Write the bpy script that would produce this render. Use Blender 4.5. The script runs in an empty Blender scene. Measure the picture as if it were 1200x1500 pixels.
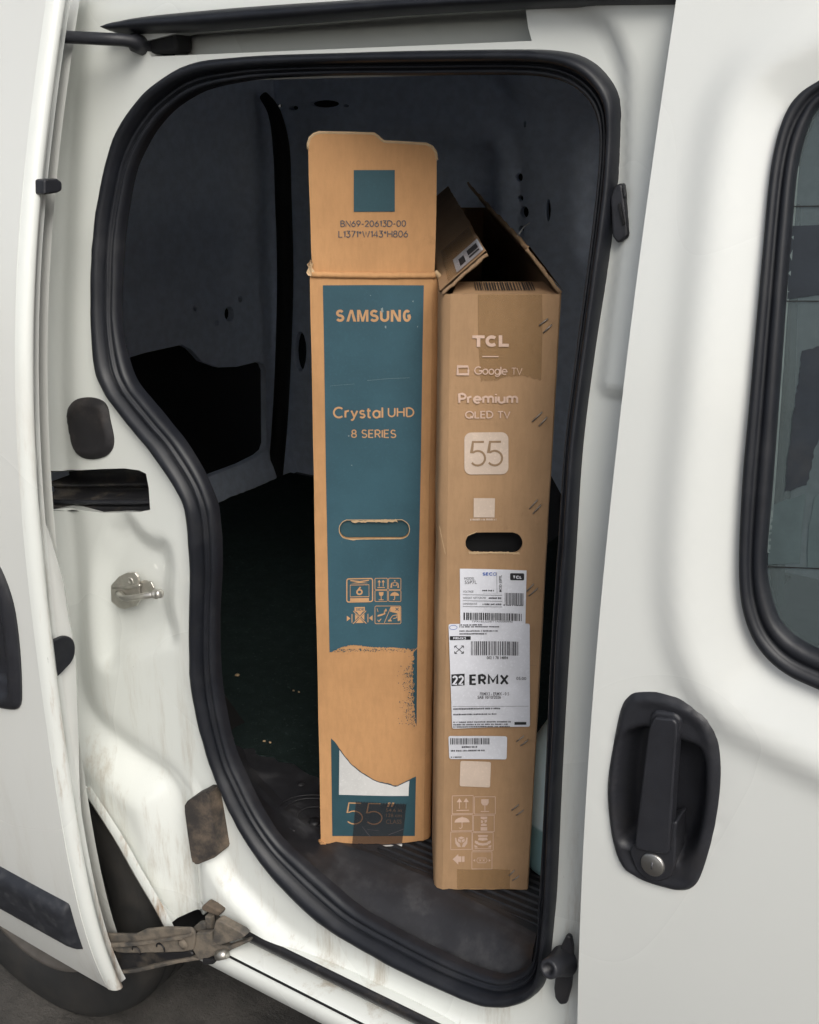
import bpy, bmesh, math, random
import numpy as np
from mathutils import Vector, Matrix, noise
from mathutils.geometry import delaunay_2d_cdt, tessellate_polygon

random.seed(7)
sc = bpy.context.scene
COL = sc.collection

# ------------------------------------------------------------------ camera
PITCH, YAW, FPX = math.radians(19.7), math.radians(32.5), 1600.0
CAMP = Vector((0, 0, 1.5))
cam = bpy.data.cameras.new('camera'); cam_o = bpy.data.objects.new('camera', cam); COL.objects.link(cam_o)
cam.sensor_fit = 'VERTICAL'; cam.sensor_height = 24.0; cam.lens = 24.0 * FPX / 1500.0
cam.clip_start = 0.02; cam.clip_end = 2000
cam_o.location = CAMP; cam_o.rotation_euler = (math.pi / 2 - PITCH, 0, YAW)
sc.camera = cam_o

# ------------------------------------------------------------------ light
SUN_DIR = Vector((0.72, -0.72, 0.95)).normalized()       # towards the sun (bright part of an overcast sky)
w = bpy.data.worlds.new('World'); sc.world = w; w.use_nodes = True
nt = w.node_tree; bg = nt.nodes['Background']
sky = nt.nodes.new('ShaderNodeTexSky'); sky.sky_type = 'NISHITA'; sky.sun_disc = False
sky.sun_elevation = math.asin(SUN_DIR.z); sky.sun_rotation = math.atan2(SUN_DIR.x, SUN_DIR.y)
sky.dust_density = 4.0; sky.ozone_density = 1.0; sky.air_density = 1.0
hsv = nt.nodes.new('ShaderNodeHueSaturation'); hsv.inputs['Saturation'].default_value = 0.50
nt.links.new(sky.outputs[0], hsv.inputs['Color']); nt.links.new(hsv.outputs[0], bg.inputs['Color'])
bg.inputs['Strength'].default_value = 0.095
sun = bpy.data.lights.new('sun', 'SUN'); sun.energy = 1.5; sun.angle = math.radians(32); sun.color = (1.0, 0.975, 0.91)
sun_o = bpy.data.objects.new('sun', sun); COL.objects.link(sun_o)
sun_o.rotation_euler = SUN_DIR.to_track_quat('Z', 'Y').to_euler()
vs = sc.view_settings; vs.view_transform = 'Standard'; vs.look = 'None'; vs.exposure = 0.42; vs.gamma = 1.0; vs.use_curve_mapping = False

sc.cycles.use_adaptive_sampling = True; sc.cycles.adaptive_threshold = 0.03; sc.cycles.max_bounces = 6; sc.cycles.diffuse_bounces = 4; sc.cycles.glossy_bounces = 3; sc.cycles.transparent_max_bounces = 8

# ------------------------------------------------------------------ geometry helpers
FH = Vector((-math.sin(YAW), math.cos(YAW), 0))
RT = Vector((math.cos(YAW), math.sin(YAW), 0))
FW = FH * math.cos(PITCH) + Vector((0, 0, -math.sin(PITCH)))
UP = RT.cross(FW)
def ray(x, y): return FW + RT * ((x - 600) / FPX) - UP * ((y - 750) / FPX)
def at(x, y, Y):                       # photo point -> point of the van's side standing at Y
    d = ray(x, y); return CAMP + d * (Y / d.y)
def atx(x, y, X):
    d = ray(x, y); return CAMP + d * (X / d.x)
def atz(x, y, Z):
    d = ray(x, y); return CAMP + d * ((Z - 1.5) / d.z)
def on(x, y, fn, dy=0.0):              # ... standing on a curved side Y = fn(z)
    Y = 0.95
    for _ in range(12):
        P = at(x, y, Y); Y = float(fn(P.z)) + dy
    return at(x, y, Y)
def XZ(P): return (P.x, P.z)
def YZ(P): return (P.y, P.z)
def ss(t): t = np.clip(t, 0, 1); return t * t * (3 - 2 * t)
def zo(pts, s, ox, oy): return [(x / s + ox, y / s + oy) for x, y in pts]

def catmull(pts, n, closed=False):
    P = np.array(pts, float); m = len(P); out = []
    rng = range(m if closed else m - 1)
    for i in rng:
        if closed: a, b, c, d = P[(i - 1) % m], P[i], P[(i + 1) % m], P[(i + 2) % m]
        else: a, b, c, d = P[max(i - 1, 0)], P[i], P[i + 1], P[min(i + 2, m - 1)]
        for k in range(n):
            t = k / n
            out.append(.5 * ((2 * b) + (c - a) * t + (2 * a - 5 * b + 4 * c - d) * t * t + (3 * b - a - 3 * c + d) * t ** 3))
    if not closed: out.append(P[-1])
    return [tuple(q) for q in out]

def inside(pts, poly):
    x, y = pts[:, 0], pts[:, 1]; r = np.zeros(len(pts), bool); n = len(poly); j = n - 1
    for i in range(n):
        xi, yi = poly[i][:2]; xj, yj = poly[j][:2]
        c = ((yi > y) != (yj > y))
        with np.errstate(divide='ignore', invalid='ignore'):
            r ^= c & (x < (xj - xi) * (y - yi) / (yj - yi + 1e-15) + xi)
        j = i
    return r
def polydist(a, b, line, closed=False):    # distance and side of points from a polyline
    a = np.asarray(a, float); b = np.asarray(b, float)
    best = np.full(a.shape, 1e9); side = np.zeros(a.shape)
    L = list(line) + ([line[0]] if closed else [])
    for (x0, y0), (x1, y1) in zip(L[:-1], L[1:]):
        dx, dy = x1 - x0, y1 - y0; l2 = dx * dx + dy * dy + 1e-12
        t = np.clip(((a - x0) * dx + (b - y0) * dy) / l2, 0, 1)
        d = np.hypot(a - x0 - t * dx, b - y0 - t * dy)
        s = np.sign(dx * (b - y0) - dy * (a - x0))
        m = d < best; best = np.where(m, d, best); side = np.where(m, s, side)
    return best, side
def densify(loop, step):
    out = []
    for i, p in enumerate(loop):
        q = loop[(i + 1) % len(loop)]; L = math.hypot(q[0] - p[0], q[1] - p[1]); n = max(1, int(math.ceil(L / step)))
        for k in range(n): out.append((p[0] + (q[0] - p[0]) * k / n, p[1] + (q[1] - p[1]) * k / n))
    return out
def triangulate(outer, holes, step):
    loops = [densify(l, step) for l in [outer] + list(holes)]
    pts, edges = [], []
    for l in loops:
        o = len(pts); pts += l; edges += [(o + i, o + (i + 1) % len(l)) for i in range(len(l))]
    B = np.array(pts)
    xs = np.arange(B[:, 0].min(), B[:, 0].max(), step); ys = np.arange(B[:, 1].min(), B[:, 1].max(), step * .87)
    G = np.array([(x + (step / 2 if j % 2 else 0), y) for j, y in enumerate(ys) for x in xs])
    if len(G):
        ok = inside(G, loops[0])
        for h in loops[1:]: ok &= ~inside(G, h)
        G = G[ok]
        if len(G):
            keep = np.ones(len(G), bool)
            for k in range(0, len(G), 4000):
                D = ((G[k:k + 4000, None, :] - B[None]) ** 2).sum(-1).min(1); keep[k:k + 4000] = D > (step * .5) ** 2
            pts = pts + [tuple(g) for g in G[keep]]
    r = delaunay_2d_cdt([Vector(p) for p in pts], edges, [], 0, 1e-7)
    V = np.array([tuple(v) for v in r[0]]); T = np.array([f for f in r[2]])
    Cn = V[T].mean(1); ok = inside(Cn, loops[0])
    e1, e2 = V[T[:, 1]] - V[T[:, 0]], V[T[:, 2]] - V[T[:, 0]]; ar_ = np.abs(e1[:, 0] * e2[:, 1] - e1[:, 1] * e2[:, 0]); mx = np.maximum(np.maximum((e1 ** 2).sum(1), (e2 ** 2).sum(1)), ((e2 - e1) ** 2).sum(1)); ok &= ar_ > .02 * mx
    for h in loops[1:]: ok &= ~inside(Cn, h)
    return V, T[ok], loops

# ------------------------------------------------------------------ object helpers
def tag(o, label, cat, group=None):
    o['label'] = label; o['category'] = cat
    if group: o['group'] = group
def thing(name, label, cat, loc, group=None):
    o = bpy.data.objects.new(name, None); COL.objects.link(o); o.location = loc; o.empty_display_size = .1
    tag(o, label, cat, group); return o
def link(name, me, mat, parent=None, smooth=True):
    o = bpy.data.objects.new(name, me); COL.objects.link(o)
    if mat: me.materials.append(mat)
    if smooth: me.shade_smooth()
    if parent is not None:
        o.parent = parent
        if parent.type == 'EMPTY': o.matrix_parent_inverse = Matrix.Translation(-Vector(parent.location))
    return o
def from_py(name, V, F, mat, parent=None, smooth=True):
    me = bpy.data.meshes.new(name); me.from_pydata([tuple(v) for v in V], [], [tuple(int(i) for i in f) for f in F]); me.update()
    return link(name, me, mat, parent, smooth)
def mod_bevel(o, wd, seg=2, ang=35):
    m = o.modifiers.new('bevel', 'BEVEL'); m.width = wd; m.segments = seg; m.limit_method = 'ANGLE'; m.angle_limit = math.radians(ang)
    m.harden_normals = True; return o
def panel(name, outer, holes, depth, mat, parent=None, step=.01, axis='Y', rim=0.0, rims=None):
    V, T, loops = triangulate(outer, holes, step)
    d = np.asarray(depth(V[:, 0], V[:, 1]), float) * np.ones(len(V))
    def put(a, b, c):
        return {'Y': (a, c, b), 'X': (c, a, b), 'Z': (a, b, c)}[axis]
    P = [put(V[i, 0], V[i, 1], d[i]) for i in range(len(V))]; F = [list(t) for t in T]
    for k, l in enumerate(loops):
        rv = (rims or {}).get(k, rim)
        if not rv: continue
        A = np.array(l); dd = np.asarray(depth(A[:, 0], A[:, 1]), float) * np.ones(len(A)); o = len(P); n = len(l)
        P += [put(a, b, c) for (a, b), c in zip(l, dd)]; P += [put(a, b, c + rv) for (a, b), c in zip(l, dd)]
        F += [[o + i, o + (i + 1) % n, o + n + (i + 1) % n, o + n + i] for i in range(n)]
    return from_py(name, P, F, mat, parent)
def loft(name, rows, mat, parent=None, closed=False, smooth=True):     # rows: list of equal-length point lists
    n = len(rows[0]); V = [p for r in rows for p in r]; F = []
    for i in range(len(rows) - (0 if closed else 1)):
        a, b = i * n, ((i + 1) % len(rows)) * n
        F += [[a + j, a + j + 1, b + j + 1, b + j] for j in range(n - 1)]
    return from_py(name, V, F, mat, parent, smooth)
def ring_pts(c, u, v, r, n=16): return [c + u * (r * math.cos(2 * math.pi * k / n)) + v * (r * math.sin(2 * math.pi * k / n)) for k in range(n)]
def tube(name, path, rad, mat, parent=None, n=12, caps=True, flat=1.0, upv=None):
    path = [Vector(p) for p in path]; V, F = [], []; m = len(path)
    rads = rad if isinstance(rad, (list, tuple)) else [rad] * m
    ref = upv or Vector((0, 0, 1))
    for i, p in enumerate(path):
        t = (path[min(i + 1, m - 1)] - path[max(i - 1, 0)]).normalized()
        a = t.cross(ref)
        if a.length < 1e-4: a = t.cross(Vector((1, 0, 0)))
        a.normalize(); b = a.cross(t).normalized()
        V += ring_pts(p, a, b * flat, rads[i], n)
    for i in range(m - 1):
        for k in range(n): F.append([i * n + k, i * n + (k + 1) % n, (i + 1) * n + (k + 1) % n, (i + 1) * n + k])
    if caps: F.append(list(range(n))[::-1]); F.append([(m - 1) * n + k for k in range(n)])
    return from_py(name, V, F, mat, parent)
def lathe(name, c, ax, prof, mat, parent=None, n=32):                   # prof: (radius, along axis)
    ax = Vector(ax).normalized(); u = ax.orthogonal().normalized(); v = ax.cross(u); V, F = [], []
    for r, h in prof: V += ring_pts(Vector(c) + ax * h, u, v, max(r, 1e-5), n)
    for i in range(len(prof) - 1):
        for k in range(n): F.append([i * n + k, i * n + (k + 1) % n, (i + 1) * n + (k + 1) % n, (i + 1) * n + k])
    return from_py(name, V, F, mat, parent)
def prism(name, pts, off, mat, parent=None, bev=.0015, seg=2, smooth=True, shrink=None):
    n = len(pts); P = [Vector(p) for p in pts]; off = Vector(off); c = sum(P, Vector()) / n
    top = [(p if shrink is None else c + (p - c) * shrink) + off for p in P]
    o = from_py(name, P + top, [list(range(n))[::-1], [n + i for i in range(n)]] + [[i, (i + 1) % n, n + (i + 1) % n, n + i] for i in range(n)], mat, parent, smooth)
    bm = bmesh.new(); bm.from_mesh(o.data); bmesh.ops.recalc_face_normals(bm, faces=bm.faces); bm.to_mesh(o.data); bm.free()
    if bev: mod_bevel(o, bev, seg)
    return o
def box(name, lo, hi, mat, parent=None, bev=.0015):
    (a, b, c), (d, e, f) = lo, hi
    return prism(name, [(a, b, c), (d, b, c), (d, e, c), (a, e, c)], (0, 0, f - c), mat, parent, bev)

# ------------------------------------------------------------------ materials
def lin(r, g, b): return tuple(((c / 255) / 12.92 if c / 255 < .04045 else ((c / 255 + .055) / 1.055) ** 2.4) for c in (r, g, b))
class NT:
    def __init__(s, name):
        s.m = bpy.data.materials.new(name); s.m.use_nodes = True; s.t = s.m.node_tree; s.b = s.t.nodes['Principled BSDF']; s.tc = s.t.nodes.new('ShaderNodeTexCoord')
    def n(s, k, **kw):
        x = s.t.nodes.new('ShaderNode' + k)
        for a, v in kw.items(): setattr(x, a, v)
        return x
    def l(s, a, b): s.t.links.new(a, b)
    def set(s, **kw):
        for k, v in kw.items():
            i = s.b.inputs[k.replace('_', ' ')]
            i.default_value = (*v, 1) if i.type == 'RGBA' else v
    def noise(s, scale, detail=4, rough=.6, stretch=(1, 1, 1)):
        mp = s.n('Mapping'); mp.inputs['Scale'].default_value = stretch; s.l(s.tc.outputs['Object'], mp.inputs[0])
        x = s.n('TexNoise'); x.inputs['Scale'].default_value = scale; x.inputs['Detail'].default_value = detail; x.inputs['Roughness'].default_value = rough
        s.l(mp.outputs[0], x.inputs['Vector']); return x.outputs[0]
    def ramp(s, fac, lo, hi, a=0.0, b=1.0):
        x = s.n('MapRange'); x.interpolation_type = 'SMOOTHSTEP'
        for k, v in (('From Min', lo), ('From Max', hi), ('To Min', a), ('To Max', b)): x.inputs[k].default_value = v
        s.l(fac, x.inputs[0]); return x.outputs[0]
    def math(s, op, a, b):
        x = s.n('Math', operation=op)
        for i, v in enumerate((a, b)):
            if isinstance(v, (int, float)): x.inputs[i].default_value = v
            else: s.l(v, x.inputs[i])
        return x.outputs[0]
    def mix(s, fac, a, b, mode='MIX'):
        x = s.n('Mix', data_type='RGBA', blend_type=mode)
        for i, v in ((0, fac), (6, a), (7, b)):
            if isinstance(v, (int, float)): x.inputs[i].default_value = v
            elif isinstance(v, tuple): x.inputs[i].default_value = (*v, 1)
            else: s.l(v, x.inputs[i])
        return x.outputs[2]
    def axis(s, k):
        x = s.n('SeparateXYZ'); s.l(s.tc.outputs['Object'], x.inputs[0]); return x.outputs[k]
    def bump(s, h, st=.2, dist=.002):
        x = s.n('Bump'); x.inputs['Strength'].default_value = st; x.inputs['Distance'].default_value = dist; s.l(h, x.inputs['Height']); s.l(x.outputs[0], s.b.inputs['Normal'])
    def color(s, c): s.l(c, s.b.inputs['Base Color'])
    def rough(s, c): s.l(c, s.b.inputs['Roughness'])

def paint(name, base=(.755, .778, .745), dirt=.35, low=.75, streak=True, tint=(.36, .29, .20)):
    k = NT(name); k.set(Roughness=.30, Coat_Weight=1.0, Coat_Roughness=.05, IOR=1.5)
    big = k.noise(1.6, 1); fine = k.noise(150, 3, .6); st = k.noise(22, 7, .75, (1, 1, .13))
    c = k.mix(k.ramp(big, .3, .7), base, tuple(v * .955 for v in base))
    z = k.axis(2)
    m = k.math('MULTIPLY', k.ramp(st, .50, .74), k.ramp(z, low + .35, low - .25))
    m = k.math('MULTIPLY', m, dirt)
    c = k.mix(m, c, tint)
    sp = k.math('MULTIPLY', k.ramp(fine, .76, .80), k.ramp(z, low + .4, low - .25)); sp = k.math('MULTIPLY', sp, dirt * 1.2)
    c = k.mix(sp, c, (.12, .09, .06)); k.color(c)
    k.rough(k.ramp(k.noise(2.2, 1), .3, .7, .24, .36))
    return k.m
def simple(name, col, rough=.5, metal=0.0, var=.12, scale=40, bump=.15, bscale=300, dust=0.0, dustcol=(.22, .18, .13), dscale=9, lo=.48, hi=.72, coat=0, spec=.5):
    k = NT(name); k.set(Roughness=rough, Metallic=metal, Coat_Weight=coat, Specular_IOR_Level=spec)
    c = k.mix(k.ramp(k.noise(scale, 4), .3, .7), tuple(v * (1 - var) for v in col), tuple(min(1, v * (1 + var)) for v in col))
    if dust:
        m = k.math('MULTIPLY', k.ramp(k.noise(dscale, 7, .7), lo, hi), dust); c = k.mix(m, c, dustcol)
        k.rough(k.ramp(m, 0, .6, rough, .9))
    k.color(c)
    if bump: k.bump(k.noise(bscale, 3), bump, .001)
    return k.m
def kraft(name, base, var=.10, stain=.25):
    k = NT(name); k.set(Roughness=.82, Specular_IOR_Level=.25)
    a = k.noise(7, 5, .6); f = k.noise(420, 3, .7); fib = k.noise(160, 4, .7, (1, 1, .25)); s2 = k.noise(26, 6, .7)
    c = k.mix(k.ramp(a, .3, .7), tuple(v * (1 - var) for v in base), tuple(v * (1 + var) for v in base))
    c = k.mix(k.ramp(fib, .35, .7, 0, .28), c, tuple(v * .72 for v in base))
    c = k.mix(k.math('MULTIPLY', k.ramp(s2, .62, .76), stain), c, tuple(v * .42 for v in base))
    c = k.mix(k.ramp(f, .66, .74, 0, .35), c, tuple(v * .5 for v in base)); k.color(c)
    wv = k.noise(90, 2, .5, (.15, .15, 1.2)); k.bump(k.math('ADD', k.math('MULTIPLY', wv, 1.0), k.math('MULTIPLY', f, .35)), .22, .0012)
    return k.m
def ink(name, col, wear=.0, wearcol=(.5, .3, .15), rough=.6):
    k = NT(name); k.set(Roughness=rough, Specular_IOR_Level=.35)
    c = k.mix(k.ramp(k.noise(9, 5), .3, .7), tuple(v * .88 for v in col), tuple(v * 1.12 for v in col))
    c = k.mix(k.ramp(k.noise(300, 3, .7), .5, .75, 0, .25), c, tuple(v * 1.5 for v in col))
    if wear:
        c = k.mix(k.math('MULTIPLY', k.ramp(k.noise(70, 7, .75), .66, .72), wear), c, wearcol)
    k.color(c); k.bump(k.noise(90, 2, .5, (.15, .15, 1.2)), .15, .0012); return k.m

MP = paint('white_paint', dirt=.65, low=.68)
MPD = paint('white_door_paint', base=(.74, .755, .73), dirt=.18, low=.35)
MPS = paint('white_sliding_door_paint', base=(.74, .75, .72), dirt=.25, low=.5)
MPJ = paint('dirty_white_sill_paint', dirt=.75, low=.55, tint=(.38, .31, .22))
MHEM = paint('dusty_hem_paint', dirt=1.0, low=.95, tint=(.30, .17, .075))
MRUB = simple('black_rubber', (.010, .0115, .016), .46, bump=.1, dust=.16, dustcol=(.09, .088, .09), dscale=18, lo=.42, hi=.8, spec=.4)
MRUBD = simple('dusty_black_rubber', (.016, .015, .017), .6, dust=.45, dustcol=(.17, .14, .12), dscale=14, lo=.45, hi=.8)
MPLA = simple('grey_black_plastic', (.022, .023, .028), .42, bump=.25, bscale=900, dust=.06, spec=.4)
MTRIM = simple('dusty_black_trim', (.017, .017, .020), .46, dust=.42, dustcol=(.10, .10, .104), dscale=11, lo=.45, hi=.72)
MSTRIP = simple('dusty_rub_strip', (.020, .022, .028), .5, dust=.35, dustcol=(.10, .10, .10), dscale=40, lo=.45, hi=.75)
MBRN = simple('mud_coated_rubber', (.03, .026, .024), .75, dust=.7, dustcol=(.20, .15, .105), dscale=20, lo=.38, hi=.70)
MINT = simple('grey_interior_paint', (.64, .72, .85), .42, bump=.08, var=.08)
MBLK = simple('matt_black', (.006, .006, .007), .8, bump=0)
MCAV = simple('black_cavity_trim', (.07, .075, .10), .7, bump=.1)
MCARP = simple('green_black_carpet', (.013, .021, .020), .95, bump=.9, bscale=500, dust=.5, dustcol=(.06, .09, .085), dscale=150, lo=.56, hi=.72, spec=.1)
MMAT = simple('ribbed_rubber', (.013, .013, .015), .5, dust=.25, dustcol=(.085, .083, .083), dscale=12)
MSTEEL = simple('zinc_steel', (.58, .56, .51), .30, .8, bump=.1, dust=.2, dustcol=(.25, .22, .18), dscale=60)
MSTAP = simple('dull_staple_wire', (.30, .27, .24), .45, .8)
MARM = simple('dirty_steel_arm', (.07, .066, .062), .6, .3, dust=.9, dustcol=(.22, .185, .145), dscale=26, lo=.34, hi=.62)
MGREASE = simple('greasy_black_steel', (.012, .012, .014), .5, dust=.25, dscale=30)
MTYRE = simple('tyre_rubber', (.014, .014, .014), .75, dust=.4, dustcol=(.05, .043, .035), dscale=11, lo=.4, hi=.75)
MRIM = simple('dirty_steel_rim', (.11, .10, .09), .65, .3, dust=.6, dustcol=(.13, .105, .08), dscale=12)
MSILV = simple('lock_metal', (.55, .54, .52), .38, 1.0, dust=.25)
MKS = kraft('orange_kraft_board', (.49, .268, .122))
MKP = kraft('bare_torn_kraft', (.47, .275, .135), .06, .12)
MKT = kraft('brown_kraft_board', (.385, .24, .132))
MKE = kraft('pale_kraft_edge', (.52, .37, .22), .15, .5)
MKD = kraft('inside_kraft', (.26, .17, .10))
MTEAL = ink('teal_ink', (.034, .088, .116), .2, (.33, .25, .17))
MTEAL2 = ink('dark_teal_ink', (.026, .070, .088), .15)
MKINK = ink('kraft_unprinted', (.52, .30, .15))
MPINK = ink('pale_pink_ink', (.60, .43, .34), .15, (.40, .255, .145))
MPALE = ink('pale_sticker_ink', (.62, .50, .41), .1, (.45, .3, .2))
MBRNINK = ink('brown_ink', (.30, .20, .12))
MBLKINK = ink('black_ink', (.02, .02, .022))
MGRYINK = ink('grey_ink', (.085, .085, .095))
MLBL = ink('white_label_paper', (.66, .67, .72), rough=.5)
MSCUF = ink('pale_scuff', (.22, .27, .27))
MBLUE = ink('blue_ink', (.03, .10, .38))
MGREYP = ink('scuffed_white_print', (.60, .60, .59), .8, (.35, .35, .36))
def see_through(name, col, alpha, rough=.2):
    k = NT(name); k.set(Roughness=rough, Alpha=alpha, Base_Color=col); k.bump(k.noise(60, 3, .6, (.3, .3, 1)), .2, .001); return k.m
MTAPE = see_through('brown_packing_tape', (.28, .165, .062), .30, .3)
MTAPED = see_through('dark_glossy_tape', (.035, .028, .03), .58, .18)
def glassmat():
    k = NT('tinted_glass'); t = k.t; out = t.nodes['Material Output']
    g = k.n('BsdfGlossy'); g.inputs['Roughness'].default_value = .02; g.inputs['Color'].default_value = (.8, .88, .88, 1)
    tr = k.n('BsdfTransparent'); tr.inputs['Color'].default_value = (.42, .50, .50, 1)
    d = k.n('BsdfDiffuse'); d.inputs['Color'].default_value = (.12, .15, .155, 1)  # even diffuse grey stands in for reflections on the pane
    m0 = k.n('MixShader'); m0.inputs[0].default_value = .55; k.l(tr.outputs[0], m0.inputs[1]); k.l(d.outputs[0], m0.inputs[2])
    fr = k.n('Fresnel'); fr.inputs['IOR'].default_value = 1.45
    m = k.n('MixShader'); k.l(fr.outputs[0], m.inputs[0]); k.l(m0.outputs[0], m.inputs[1]); k.l(g.outputs[0], m.inputs[2]); k.l(m.outputs[0], out.inputs['Surface'])
    return k.m
MGLASS = glassmat()
MFILM = simple('torn_window_film', (.018, .024, .032), .5, bump=.1, dust=.1)
MFILML = simple('pale_glass_edge', (.13, .165, .165), .4, bump=.1)
MFILMG = simple('green_grey_film', (.06, .085, .09), .5, bump=.1)
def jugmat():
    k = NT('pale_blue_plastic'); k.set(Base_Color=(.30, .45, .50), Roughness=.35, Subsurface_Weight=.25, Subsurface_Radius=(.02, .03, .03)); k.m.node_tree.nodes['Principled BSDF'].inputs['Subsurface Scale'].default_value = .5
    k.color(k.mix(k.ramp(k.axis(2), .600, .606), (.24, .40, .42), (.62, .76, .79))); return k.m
MJUG = jugmat()
def groundmat():
    k = NT('wet_dark_asphalt'); k.set(Roughness=.75)
    a = k.noise(3, 6, .7); b = k.noise(45, 6, .75); c = k.mix(k.ramp(a, .38, .62), (.028, .026, .024), (.085, .078, .070))
    c = k.mix(k.ramp(b, .58, .72), c, (.12, .105, .09)); c = k.mix(k.ramp(k.noise(130, 3), .68, .74), c, (.2, .18, .16)); k.color(c)
    k.bump(b, .7, .01); return k.m
MGROUND = groundmat()

# ------------------------------------------------------------------ setting
gr = from_py('ground', [(-300, -300, 0), (300, -300, 0), (300, 300, 0), (-300, 300, 0)], [[0, 1, 2, 3]], MGROUND); gr['kind'] = 'structure'

# ================================================================== THE VAN
VAN = thing('delivery_van', 'white delivery van with its side door slid open on a dark cargo bay', 'van', (-.9, 1.7, 0))
def Yj(z): return .97 + .05 * ss((np.asarray(z) - 1.08) / .45)
_pf = np.polyfit([1.75, 1.597, 1.459, 1.313, 1.187, 1.051, .826, .553, .30], [1.03, .989, .961, .935, .919, .908, .899, .918, .95], 4)
def Yf(z): return np.polyval(_pf, z)
_pd = np.polyfit([1.75, 1.62, 1.54, 1.41, 1.25, 1.13, .95, .8, .63, .45, .36, .27], [.985, .943, .914, .881, .848, .83, .82, .821, .826, .833, .845, .866], 5)
def Yd(z): return np.polyval(_pd, z)

# ---- rubber seal of the door opening: (outer, inner) pairs
SEAL = [((136,400),(169,400)),((136,475),(168,470)),((140,540),(178,530)),((153,573),(190,562)),((173,603),(210,588)),((200,637),(238,622)),((220,660),(262,652)),((247,697),(287,692)),((267,730),(303,728)),((275,763),(311,760)),((280,833),(315,830)),((279,900),(312,905)),((280,983),(313,980)),((290,1050),(321,1045)),((307,1117),(336,1108)),((325,1160),(354,1150)),((350,1210),(377,1196)),((383,1262),(405,1236)),((417,1304),(436,1265)),((458,1343),(475,1300)),((500,1373),(520,1338)),((567,1410),(590,1378)),((633,1442),(650,1408)),((692,1465),(697,1428)),((725,1473),(731,1437)),((758,1471),(755,1431)),((787,1456),(772,1420)),((798,1433),(781,1402)),((803,1400),(785,1375)),((808,1350),(787,1330)),((812,1300),(790,1290)),((819,1150),(797,1150)),((830,950),(806,950)),((840,800),(816,800)),((850,653),(826,650)),((868,510),(844,505)),((885,400),(858,400)),((899,290),(871,290)),((904,200),(877,210)),((903,145),(870,165)),((882,107),(850,137)),((852,84),(820,119)),((812,74),(780,111)),((750,72),(720,109)),((600,74),(600,110)),((500,77),(500,110)),((400,80),(405,113)),((340,84),(352,118)),((280,92),(290,132)),((235,117),(243,162)),((200,150),(212,200)),((172,195),(190,245)),((155,250),(180,290)),((142,325),(172,345))]
so = [on(x, y, Yj, -.008) for x, y in catmull([a for a, b in SEAL], 4, True)]
si = [on(x, y, Yj, -.004) for x, y in catmull([b for a, b in SEAL], 4, True)]
PROF = [(-.02, .004), (.0, -.004), (.06, -.012), (.16, -.017), (.30, -.019), (.44, -.015), (.52, -.006), (.56, .0), (.60, -.005), (.66, -.009), (.72, -.006), (.75, .0), (.79, -.004), (.86, -.006), (.95, -.004), (1.0, .003), (1.0, .012)]
rows = []
for a, b in zip(so, si):
    r = []
    for u, h in PROF:
        p = a.lerp(b, u); wv = 1 + .16 * noise.noise(Vector((p.x * 9, p.z * 9, u * 1.5))) + .08 * noise.noise(Vector((p.x * 40, p.z * 40, 3))); r.append((p.x, float(Yj(p.z)) + h * wv, p.z))
    rows.append(r)
loft('door_seal', rows, MRUB, VAN, closed=True)

# ---- body side round the opening
hole = [XZ(a.lerp(b, .5)) for a, b in zip(so, si)]
STEP = [XZ(on(x, y, Yj)) for x, y in catmull([(118, 20), (108, 120), (98, 260), (90, 420), (88, 560), (94, 660), (104, 760), (111, 860), (117, 990), (140, 1052), (200, 1104), (250, 1142), (272, 1200), (284, 1270), (288, 1345)], 5)]
STEP = [(STEP[0][0], 1.9)] + STEP + [(STEP[-1][0], .2)]
POCK = [XZ(on(x, y, Yj)) for x, y in catmull(zo([(150, 560), (560, 790), (610, 850), (670, 885), (720, 900), (740, 1000), (735, 1150), (760, 1300), (700, 1330), (560, 1380), (450, 1420), (420, 1200), (430, 1000), (470, 880), (500, 820)][1:], 3, 0, 500), 4, True)]
EAR = [XZ(on(x, y, Yj)) for x, y in catmull([(760, -40), (845, 20), (884, 50), (902, 95), (908, 150), (905, 300), (890, 420), (868, 600)], 4)]
PILL = [XZ(on(x, y, Yj)) for x, y in [(905, 410), (888, 480), (868, 620), (850, 900), (842, 1200)]]
SILLR = [XZ(on(x, y, Yj)) for x, y in catmull([(300, 1180), (335, 1270), (375, 1320), (430, 1372), (520, 1425), (640, 1482), (760, 1530)], 4)]
def body_depth(a, b):
    y = Yj(b)
    d, s = polydist(a, b, STEP)
    left = np.where(s < 0, 1.0, -1.0) * d          # positive on the rear side
    amp = .046 - .018 * ss((.72 - b) / .12); y = y - amp * ss(left / .075) + .005 * np.exp(-((left - .002) / .020) ** 2)
    dp, _ = polydist(a, b, POCK, True); ins = inside(np.column_stack([a, b]), POCK); sd = np.where(ins, dp, -dp)
    y = y + .014 * ss((sd + .016) / .040)
    de, se = polydist(a, b, EAR); y = y - np.where(b > 1.25, .010 * ss(np.where(se > 0, de, 0) / .018), 0)
    # sill swells outwards below the opening
    dl, sl = polydist(a, b, SILLR); y = y - .022 * ss((a - STEP[-1][0] + .005) / .05) * ss((.62 - b) / .06) * ss(np.where(sl < 0, dl + .012, .012 - dl) / .03)
    y = y + .35 * np.clip(b - 1.625, 0, 1) + 1.2 * np.clip(b - 1.70, 0, 1) ** 1.3
    n = np.array([noise.noise(Vector((p * 6, q * 5, 3.1))) for p, q in zip(a, b)]); return y + .0016 * n
def on_body(x, y, dy=0.0):
    Y = .95
    for _ in range(9):
        P = at(x, y, Y); Y = .5 * Y + .5 * (float(body_depth(np.array([P.x]), np.array([P.z]))[0]) + dy)
    return at(x, y, Y)
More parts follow.
